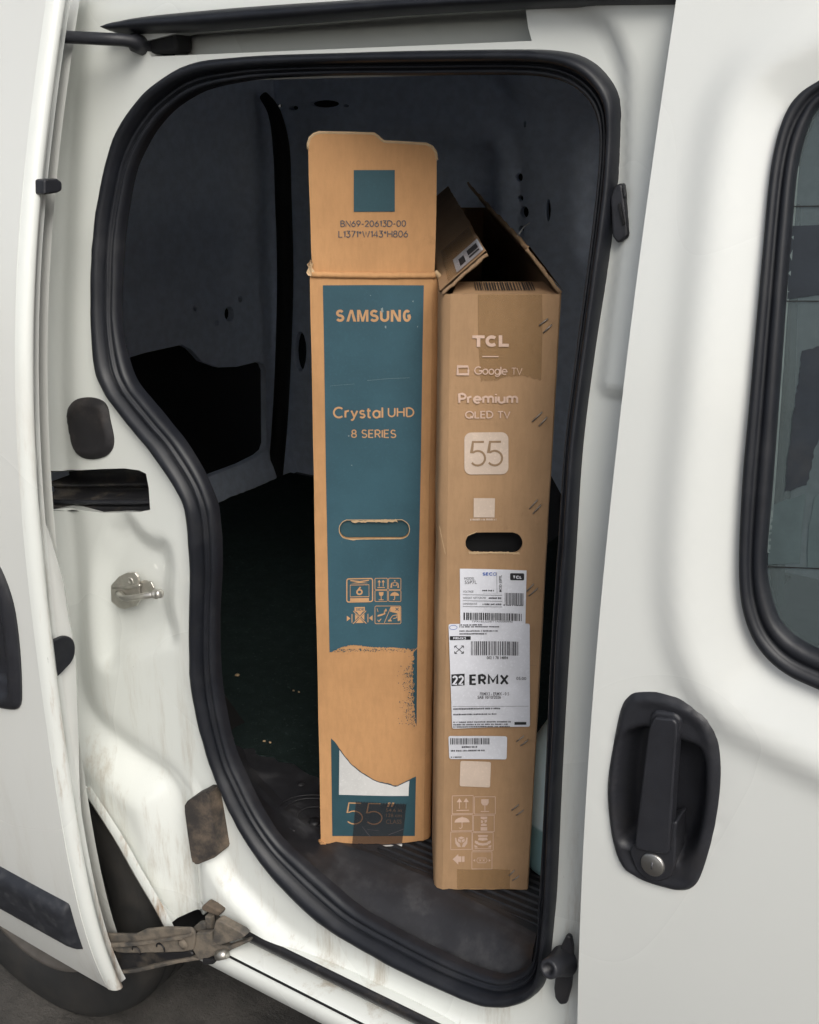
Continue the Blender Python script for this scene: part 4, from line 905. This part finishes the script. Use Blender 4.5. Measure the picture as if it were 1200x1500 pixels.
icon([cell(c, [(.30, .03), (.70, .03), (.70, .26), (.62, .30), (.5, .52), (.38, .30), (.30, .26)]), cell(c, [(.5, .66), (.66, .93), (.34, .93)]), cell(c, [(.32, .42), (.44, .58), (.32, .78)]), cell(c, [(.68, .42), (.56, .58), (.68, .78)]), bar(*cell(c, [(.25, .25), (.76, .97)]), 1.2), bar(*cell(c, [(.75, .25), (.24, .97)]), 1.2), cell(c, [(0, .5), (.14, .66), (0, .82)]), cell(c, [(1, .5), (.86, .66), (1, .82)]), bar(*cell(c, [(.2, .42), (.2, .9)]), 1.2), bar(*cell(c, [(.82, .42), (.82, .9)]), 1.2)], MKINK, sf, TPN)
text('SIDE', (521.5, 890.5, 533.5, 894.2), sf, .0013, MTEAL, TPN, .02, name='handling_symbol')
c = Zi(568, 960, 785, 1108)
icon(frame(c, .9, 2) + [bar(*cell(c, [(.36, .96), (.62, .04)]), .8), cell(c, [(.62, .04), (.98, .04), (.98, .8), (.88, .86), (.86, .42), (.58, .32)]), *stroke(cell(c, [(.1, .78), (.15, .88), (.24, .72)]), 1.2), cell(c, [(.1, .52), (.22, .46), (.34, .42), (.36, .2), (.40, .46), (.24, .56), (.1, .6)]), cell(c, [(.42, .14), (.46, .24), (.42, .36), (.38, .24)]), cell(c, [(.5, .8), (.6, .74), (.66, .86), (.52, .88)]), *stroke(cell(c, [(.58, .74), (.68, .55), (.84, .5), (.84, .66), (.7, .72)]), 1.0), bar(*cell(c, [(.08, .14), (.12, .34)]), .9)], MKINK, sf, TPN)
icon(stroke(cell(c, [(.79, .1), (.91, .26)]), 1.1) + stroke(cell(c, [(.91, .1), (.79, .26)]), 1.1), MTEAL, sf, TPN, .0013)
# numerals, tape, torn paper at the foot
polys2d('lettering', stroke(five(507.4, 1176.5, 531.5, 1206.8), 1.6) + stroke(five(536.2, 1176.5, 560.2, 1206.8), 1.6), sf, .0009, MKINK, LPN)
polys2d('lettering', [[(569, 1174.5), (572.5, 1174.5), (569.8, 1181), (567, 1181)], [(574.5, 1174.5), (578, 1174.5), (575.3, 1181), (572.5, 1181)]], sf, .0009, MKINK, LPN)
for s, a, b in (('54.6 in', 1183.2, 1188.2), ('138 cm', 1190.8, 1196), ('CLASS', 1199.6, 1206)): text(s, (565.6, a, 588.4, b), sf, .0009, MBRNINK, LPN, .005)
zig = [(521.5 + 74 * k / 36, 1173 + 2.4 * k / 36 + (1.3 if k % 2 else -.3)) for k in range(37)]
TAP = sheet('tape_strip', zig + [(593, 1200), (589, 1236), (550, 1237), (516, 1236), (519, 1200)], sf, .0022, MTAPED, SB, .012)
polys2d('tape_wrinkle', stroke([(531, 1209), (537, 1217), (543, 1224)], .7) + stroke([(569, 1221), (580, 1217), (592, 1212)], .7) + stroke([(538, 1213), (555, 1215)], .4), sf, .003, MGRYINK, TAP)
lump('torn_paper', [(514, 1238), (530, 1239), (548, 1238.5), (572, 1237), (589, 1235.5), (589, 1238), (570, 1241), (552, 1243), (535, 1242.5), (520, 1241)], sf, MGREYP, SB, .003)
lump('torn_paper', [(468, 1229), (472, 1232), (480, 1238), (488, 1240), (489, 1245), (485, 1241), (478, 1240), (471, 1238), (466, 1232)], sf, MKS, SB, .004)
for sc_ in [stroke([(484, 565), (520, 562)], .2), stroke([(538, 557), (570, 554), (600, 553)], .32)] + [[q] for q in [[(542 + a, 432 + b) for a, b in ((0, 0), (1.6, .6), (.8, 1.8))], [(558, 452), (561, 450), (562, 457), (559, 458)], [(564, 477), (566, 477), (566, 481), (564, 480)], [(514, 681), (516, 680), (516.4, 682)], [(604, 441), (606, 440), (605.5, 443)], [(611, 478), (612.6, 477), (612, 480)], [(510, 637.4), (512, 637), (512, 639), (510, 639)]]]: polys2d('scratch', sc_, sf, .0010, MSCUF, TPN)

# ---------------------------------------------------------------- right box, brown
T0 = atz(648, 1303, .5245)
hh = rrect(682, 780.5, 765.8, 811, 15, 6)
hh = [(x + random.uniform(-.2, .2), y + random.uniform(-.35, .35)) for x, y in hh]
TB, tf, TF, tuv, TW = make_box('television_carton', 'brown kraft carton with white labels, pale print and raised top flaps beside the pillar', T0, [(648, 1303), (772, 1303), (820, 431), (660, 431)], 1.28, MKT, 8.0, hole_px=hh, bev=.0115)
polys2d('hand_hole_rim', [jag((686, 808), (762, 809), 40, .3, .7) + jag((762, 812), (686, 811.5), 40, .3, .8), jag((684, 786), (699, 779.6), 8, .2, .3) + jag((699, 778.2), (683, 785), 8, .2, .3)], tf, .0008, MKE, TF)
# black sheet standing in for the shade behind the hand hole
from_py('hole_shade_sheet', [TW(.012, .35, .03), TW(.115, .35, .03), TW(.115, .62, .03), TW(.012, .62, .03)], [[0, 1, 2, 3]], MBLK, TB, False)
H = tuv[3][1]; uL, uR = tuv[3][0], tuv[2][0]
# front top flap folded in, with a barcode
fr = [TW(uL + .001, H - .001, .004), TW(uR - .001, H - .001, .004), TW(uR - .010, H + .005, .066), TW(uL + .010, H + .005, .066)]
FF = prism('front_top_flap', fr, (0, 0, -.004), MKT, TB, .0015)
tpf = lambda a, b: TW(uL + (uR - uL) * a, H + .0004 + .006 * b, .004 + .062 * b)
bc = []; rnd = random.Random(3); x = .24
V, F = [], []
while x < .80:
    w_ = rnd.uniform(.006, .016); o = len(V); V += [tpf(x, .22), tpf(x + w_, .22), tpf(x + w_, .85), tpf(x, .85)]; F.append([o, o + 1, o + 2, o + 3]); x += w_ + rnd.uniform(.008, .018)
from_py('barcode', V, F, MBLKINK, FF, False)
# long side flaps leaning over the opening
def long_flap(hinge_u, tip_px, back_scale, mat, name, th, wob):
    hu, hv = hinge_u, H; tu, tv = tf.uv(*tip_px); rows = []
    for k, d in enumerate(np.linspace(.004, 1.27, 26)):
        j = wob * noise.noise(Vector((d * 14, hu * 50, 1))); s = 1 + (back_scale - 1) * d / 1.27
        A = TW(hu, hv, d); B = TW(hu + (tu - hu) * s + j, hv + (tv - hv) * s + j, d + (.0 if k else .006)); M = A.lerp(B, .5) + Vector((0, 0, .002))
        nrm = (B - A).cross(FH).normalized() * th
        rows.append([A, A.lerp(B, .25), M, A.lerp(B, .75), B, B + nrm, A + nrm])
    return loft(name, rows, mat, TB), (Vector(rows[0][0]), Vector(rows[0][4]))
LF, (la, lb) = long_flap(uL - .009, (716, 373), 1.0, MKT, 'side_top_flap', .004, .0015)
RF, (ra, rb) = long_flap(uR + .002, (772, 367), 1.10, MKT, 'side_top_flap', -.004, .004)
for A, B, nm in ((la, lb, 'flap_edge'), (ra, rb, 'flap_edge')):
    tube(nm, [A.lerp(B, k / 12) + Vector((random.uniform(-.0006, .0006), -.001, random.uniform(-.0008, .0008))) for k in range(13)], [.0016 + random.uniform(0, .0009) for _ in range(13)], MKD, LF if A is la else RF, 8)
# label and tape on the left flap's end
def lf(s, d): return la.lerp(lb, s) + FH * d + (lb - la).cross(FH).normalized() * .0056
from_py('flap_label', [lf(.40, .010), lf(.985, .010), lf(.985, .13), lf(.40, .13)], [[0, 1, 2, 3]], MLBL, LF, False)
for a, b, c, d in ((.50, .62, .03, .09), (.70, .92, .03, .045), (.70, .92, .055, .10)): from_py('label_print', [lf(a, c) + Vector((0, 0, .0006)), lf(b, c) + Vector((0, 0, .0006)), lf(b, d) + Vector((0, 0, .0006)), lf(a, d) + Vector((0, 0, .0006))], [[0, 1, 2, 3]], MBLKINK, LF, False)
from_py('tape_strip', [lf(.20, .004), lf(.95, .004), lf(.95, .30), lf(.20, .30)], [[0, 1, 2, 3]], MTAPE, LF, False)
wire = [rb + FH * .12 + Vector((0, 0, .0)), rb + FH * .13 + Vector((.01, 0, .012)), rb + FH * .15 + Vector((.02, 0, .016))]
tube('loose_staple', wire, .0006, MSTEEL, RF, 6)
# packing tape
tb = [(700, 431), (794, 431), (795, 470), (794, 520), (793, 555)] + jag((793, 556), (764, 553), 10, .4, 3.2) + jag((764, 551), (730, 554), 8, .4, 1.2) + jag((730, 556), (701, 559), 9, .4, 3.0) + [(700.5, 500)]
sheet('tape_strip', tb, tf, .0010, MTAPE, TB, .014)
sheet('tape_strip', [(669.5, 1273), (690, 1274), (720, 1273), (747.5, 1274), (747, 1302), (669.8, 1302)], tf, .0010, MTAPE, TB, .014)
# print
OF = .0016
polys2d('lettering', [[(692, 491), (710, 491), (710, 495.4), (703.6, 495.4), (703.6, 507.8), (698.4, 507.8), (698.4, 495.4), (692, 495.4)]], tf, OF, MPINK, TF)
polys2d('lettering', stroke([(720.4 + 6.8 * math.cos(t), 499.4 + 6.1 * math.sin(t)) for t in np.linspace(.75, 5.53, 18)], 4.8), tf, OF, MPINK, TF)
polys2d('lettering', [[(730.6, 491), (735.8, 491), (735.8, 503.2), (745.4, 503.4), (745.4, 508), (730.6, 507.8)]], tf, OF, MPINK, TF)
polys2d('lettering', [bar((706.6, 522), (730.3, 522.2), 1.7)], tf, OF, MPINK, TF)
gx = (669, 535.4, 687.6, 549)
icon(stroke(cell(gx, [(.92, .42), (.92, .92), (.25, .92)]), 3.0) + stroke(cell(gx, [(.08, .58), (.08, .08), (.92, .08)]), 3.0) + stroke(cell(gx, [(.08, .55), (.08, .92), (.3, .92)]), 3.0) + stroke(cell(gx, [(.9, .08), (.92, .45)]), 1.4), MPINK, tf, TF, OF)
stext('Google', (694.8, 536.2, 743.5, 551.8), tf, OF, MPINK, TF, 1.6, .16, slope=.015)
stext('TV', (749, 538.6, 765.4, 549.2), tf, OF, MPINK, TF, 1.1, .10)
stext('Premium', (671.5, 575.6, 759.2, 591.4), tf, OF, MPINK, TF, 3.0, .25, slope=.005)
stext('QLED', (681.4, 601.7, 722.8, 613.5), tf, OF, MPINK, TF, 1.8, .22)
stext('TV', (728.6, 602.2, 748, 613.5), tf, OF, MPINK, TF, 1.7, .14)
B55 = sheet('printed_badge', rrect(680.4, 633.6, 745, 695.2, 10, 6), tf, .0012, MPALE, TF, .006)
polys2d('lettering', stroke(five(689.5, 647.4, 711.2, 682), 3.0) + stroke(five(714.5, 647.4, 736.2, 682), 3.0), tf, .0015, MBRNINK, B55)
sheet('pale_square', [(694.2, 729.7), (725.3, 730.3), (724.6, 758.4), (694, 758)], tf, .0012, MPALE, TF, .006)
polys2d('small_print', tinylines(689, 759.6, 727.5, 3.0, 5), tf, .0009, MPALE, TF)
sheet('pale_square', qround([(674.6, 1114), (719.3, 1116.3), (718, 1154), (673.4, 1151.5)], 3), tf, .0012, MPALE, TF, .006)
# first label
L1 = sheet('product_label', [(673.7, 832.5), (771.3, 834.8), (769.4, 918), (674.3, 915)], tf, .0016, MLBL, TB, .010)
O1 = .0022
text('MODEL', (680.3, 844.8, 695.2, 848.5), tf, O1, MGRYINK, L1)
text('55P7L', (680.8, 849.8, 698.6, 854.8), tf, O1, MGRYINK, L1, .004)
text('VOLTAGE', (678.2, 864.3, 693.5, 867.3), tf, O1, MGRYINK, L1)
polys2d('label_rule', [bar((678, 870.2), (735.5, 871.2), .55), bar((678, 879), (735.5, 880), .55), bar((678, 887.5), (735.5, 888.2), .55)], tf, O1, MGRYINK, L1)
text('WEIGHT NET/GROSS', (678.3, 873.6, 711.5, 876.6), tf, O1, MGRYINK, L1)
for q_ in (tinylines(716, 874, 734.5, 2.6, 12), tinylines(707, 883, 734.5, 2.6, 13)): polys2d('small_print', q_, tf, O1, MGRYINK, L1)
text('DIMENSIONS', (678.3, 882.4, 699, 885.2), tf, O1, MGRYINK, L1)
sheet('inset_sticker', [(705, 836), (735.5, 836.6), (735.5, 868.5), (704.5, 868)], tf, .0022, MLBL, L1, .008)
stext('SEC', (707, 837.6, 721.5, 842.2), tf, .0029, MBLUE, L1, 1.0, .3)
polys2d('label_ring', stroke([(724.6 + 2.2 * math.cos(t), 840 + 2.2 * math.sin(t)) for t in np.linspace(0, 5.8, 12)], .7, True), tf, .0029, MBLUE, L1)
polys2d('small_print', tinylines(706.5, 863, 723.5, 2.0, 31), tf, .0029, MBLKINK, L1)
text('MOD 55P7L', (731, 841.5, 735, 866), tf, .0029, MBLKINK, L1, .006, rot=True)
polys2d('label_rule', [bar((727.5, 837), (728, 868), .4)], tf, .0029, MGRYINK, L1)
polys2d('label_badge', [rrect(747.2, 838.8, 767.6, 849, 1.6, 3)], tf, O1, MBLKINK, L1)
stext('TCL', (751, 842, 764.4, 846.6), tf, .0028, MLBL, L1, 1.4, .4)
polys2d('barcode', barcode(739.5, 867.5, 767, 885, 21, .5, 1.6, .01), tf, O1, MGRYINK, L1)
polys2d('small_print', tinylines(737.5, 884.6, 766, 1.8, 22), tf, O1, MGRYINK, L1)
polys2d('barcode', barcode(679, 896.5, 765, 907.3, 23, .6, 2.3, .015), tf, O1, MBLKINK, L1)
text('TPX16LG3BT1A0000440', (691, 908.4, 751, 911), tf, O1, MGRYINK, L1)
# shipping label
L2 = sheet('shipping_label', qround([(657, 912.8), (775.7, 911.8), (776.2, 1063.2), (662.5, 1066)], 3), tf, .0026, MLBL, TB, .010)
O2 = .0032
polys2d('label_logo', stroke([(664 + 5.6 * math.cos(t), 917.4 + 3.2 * math.sin(t)) for t in np.linspace(0, 5.9, 18)], .6, True), tf, O2, MBLUE, L2)
for k, (x, y, e, h) in enumerate([(673, 912.9, 706, 2), (673, 915.6, 731, 2), (673, 921.8, 729, 2), (673, 925.8, 713, 2.2), (664, 1035.5, 733, 2.4), (664, 1043.7, 727, 2.2), (664, 1055, 748, 2.2), (664, 1058.6, 744, 2.2), (664, 1062, 747, 2)]): polys2d('small_print', tinylines(x, y, e, h, 40 + k), tf, O2, MGRYINK, L2)
polys2d('label_bar', [[(659, 930.2), (689.5, 930.6), (689.5, 935.8), (659, 936)]], tf, O2, MBLKINK, L2)
stext('FRMX3', (664, 931.2, 682.5, 935), tf, .0038, MLBL, L2, .8, .3)
ar = []
for a, b in (((666, 944.5), (679, 955.5)), ((679, 944.5), (666, 955.5))):
    ar.append(bar(a, b, .9))
    for p, q in ((a, b), (b, a)):
        dx = math.copysign(3.6, q[0] - p[0]); dy = math.copysign(3.2, q[1] - p[1]); ar += [bar(p, (p[0] + dx, p[1]), .9), bar(p, (p[0], p[1] + dy), .9)]
polys2d('label_symbol', ar, tf, O2, MBLKINK, L2)
polys2d('barcode', barcode(690, 938, 759.5, 958.6, 51, .6, 2.1, .003), tf, O2, MGRYINK, L2)
text('002 1 78 14894', (713, 960.2, 744.2, 964.6), tf, O2, MBLKINK, L2, .012)
polys2d('label_square', [[(661.2, 986.2), (680.6, 985.4), (680.6, 1002.4), (661.4, 1003.2)]], tf, O2, MBLKINK, L2)
stext('22', (662.6, 987.6, 679.6, 1001.6), tf, .0038, MLBL, L2, 2.6, .34)
stext('ERMX', (687.8, 986.4, 745.2, 1002.4), tf, O2, MBLKINK, L2, 3.2, .36)
text('05:00', (756.2, 990, 770.6, 994.6), tf, O2, MGRYINK, L2, .012)
text('FRMX3 - ERMX - 0 5', (703, 1013, 745.5, 1017.6), tf, O2, MGRYINK, L2, .008)
text('SAB 10/10/2026', (699.6, 1018, 733.6, 1022.6), tf, O2, MBLKINK, L2, .012)
polys2d('label_rule', [bar((663, 1033.2), (774, 1032.8), .4)], tf, O2, MGRYINK, L2)
polys2d('label_bar', [[(753.5, 1056.4), (770.8, 1056), (770.8, 1060), (753.6, 1060.6)]], tf, O2, MBLKINK, L2)
# small label
L3 = sheet('barcode_label', qround([(656.9, 1076.5), (743, 1077.7), (742.2, 1111.8), (658.1, 1110.2)], 3.5), tf, .0026, MLBL, TB, .010)
polys2d('barcode', barcode(659.5, 1079.4, 717, 1088.6, 61, .6, 2.2, .01), tf, O2, MGRYINK, L3)
for q_ in (tinylines(676.5, 1091, 699.5, 2.8, 62), tinylines(660.5, 1096.6, 710, 2.4, 63), tinylines(660.5, 1106, 676, 2.2, 64)): polys2d('small_print', q_, tf, O2, MGRYINK, L3)
# printed handling symbols
def shear(c, k=.05): return c
C1 = (662.6, 1165.6, 693.4, 1192); C2 = (695.2, 1167.6, 725.8, 1193); C3 = (661.6, 1193.6, 692.4, 1217); C4 = (693.8, 1194.8, 724.2, 1218.6); C5 = (660.4, 1218.6, 691.4, 1244.4); C6 = (692.4, 1220, 722.6, 1246); C8 = (691.4, 1248, 720.8, 1273)
OI = .0009
icon(frame(C1, .8, .6) + arrows_up(C1, 1.1), MPINK, tf, TF, OI); icon(frame(C2, .8, .6) + glass_icon(C2, 1.2), MPINK, tf, TF, OI); icon(frame(C3, .8, .6) + umbrella(C3, 1.1), MPINK, tf, TF, OI)
icon(frame(C4, .8, .6) + [cell(C4, q) for q in ([(.34, .72), (.66, .72), (.66, .94), (.34, .94)], [(.34, .08), (.66, .08), (.66, .2), (.5, .26), (.34, .2)], [(.36, .28), (.48, .34), (.44, .5), (.36, .46)], [(.52, .3), (.66, .26), (.64, .42), (.54, .48)], [(.36, .54), (.5, .5), (.64, .54), (.64, .66), (.36, .66)])], MPINK, tf, TF, OI)
hz = []
for s in (-1, 1): hz.append(cell(C5, [(.5 + s * x, y) for x, y in [(.02, .86), (.16, .86), (.28, .66), (.30, .34), (.24, .32), (.20, .54), (.08, .66)]]))
icon(frame(C5, .8, .6) + hz + [cell(C5, [(.5, .26), (.66, .34), (.5, .42), (.34, .34)]), cell(C5, [(.34, .38), (.48, .46), (.48, .62), (.34, .54)]), cell(C5, [(.66, .38), (.52, .46), (.52, .62), (.66, .54)])], MPINK, tf, TF, OI)
icon(frame(C6, .8, .6) + [cell(C6, [(.25, .14), (.75, .14), (.72, .24), (.28, .24)]), cell(C6, [(.3, .28), (.7, .28), (.74, .42), (.5, .46), (.26, .42)]), cell(C6, [(.12, .44), (.26, .5), (.32, .62), (.2, .66), (.1, .56)]), cell(C6, [(.88, .44), (.74, .5), (.68, .62), (.8, .66), (.9, .56)]), cell(C6, [(.28, .56), (.5, .60), (.72, .56), (.76, .70), (.5, .74), (.24, .70)]), bar(*cell(C6, [(.1, .9), (.9, .9)]), 1.0), cell(C6, [(.08, .7), (.2, .74), (.26, .84), (.1, .84)]), cell(C6, [(.92, .7), (.8, .74), (.74, .84), (.9, .84)])], MPINK, tf, TF, OI)
icon([[(663.2, 1258.5), (671.5, 1251), (671.5, 1254.5), (676, 1254.5), (676, 1262.6), (671.5, 1262.6), (671.5, 1266.4)], [(677, 1254.5), (680.6, 1254.5), (680.6, 1262.6), (677, 1262.6)]] , MPINK, tf, TF, OI)
icon(frame(C8, .8, .6) + [cell(C8, [(.06, .5), (.16, .42), (.16, .58)]), cell(C8, [(.94, .5), (.84, .42), (.84, .58)])] + stroke(cell(C8, [(.3, .36), (.7, .36), (.76, .5), (.7, .64), (.3, .64), (.24, .5)]), .8, True) + stroke(cell(C8, [(.36, .44), (.46, .56)]), .8) + stroke(cell(C8, [(.46, .44), (.36, .56)]), .8) + stroke(cell(C8, [(.54, .44), (.64, .56)]), .8) + stroke(cell(C8, [(.64, .44), (.54, .56)]), .8), MPINK, tf, TF, OI)
# wire staples along the right edge
for (a, b), (c, d) in [(((790, 476.5), (802, 467)), ((796, 487), (808, 475.5))), (((780, 617.5), (794, 604)), ((790, 624), (801, 611.5))), (((776, 745), (787, 732.5)), ((781, 752), (792, 740))), (((772, 865), (781, 855)), ((775, 872), (787, 861))), (((757, 1086), (767, 1078)), ((763, 1092), (773, 1084))), (((750, 1187), (759.5, 1179)), ((757, 1194), (766.5, 1187))), (((746, 1282), (753, 1275)), ((751, 1289), (760, 1283)))]:
    for p, q in ((a, b), (c, d)):
        P, Q = tf.P(*tf.uv(*p), .0014), tf.P(*tf.uv(*q), .0014)
        tube('staple', [P + FH * .004, P, P.lerp(Q, .5), Q, Q + FH * .004], .0009, MSTAP, TB, 6); polys2d('staple_dent', [bar((p[0] - .6, p[1] + 1.1), (q[0] - .6, q[1] + 1.1), 1.3)], tf, .0005, MBRNINK, TF)
polys2d('crease_line', stroke([(803, 469), (813, 474)], .5) + stroke([(796, 612), (806, 613)], .5) + stroke([(788, 740), (799, 739.5)], .5) + stroke([(783, 864), (794, 866)], .5) + stroke([(776, 974), (786, 974)], .5) + stroke([(770, 1086), (780, 1084)], .5), tf, .0006, MBRNINK, TF)
polys2d('scratch', stroke([(643.5, 768), (648, 790), (652.5, 810)], .6) , Face(T0 - FH * .001, 8.0), .004, MKE, TF)

# ================================================================== pale blue jug behind the pillar
jc = atz(822, 1262, .5245); jr = .052
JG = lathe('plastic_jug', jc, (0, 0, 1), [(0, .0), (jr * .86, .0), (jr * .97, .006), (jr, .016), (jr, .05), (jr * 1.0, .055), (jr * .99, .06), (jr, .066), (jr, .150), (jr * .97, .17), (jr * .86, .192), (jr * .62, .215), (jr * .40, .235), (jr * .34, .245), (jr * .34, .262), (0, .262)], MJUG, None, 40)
tag(JG, 'pale blue plastic jug half hidden between brown carton and door pillar', 'jug')
lathe('jug_cap', jc + Vector((0, 0, .258)), (0, 0, 1), [(jr * .38, 0), (jr * .38, .018), (jr * .34, .022), (0, .022)], MLBL, JG, 24)
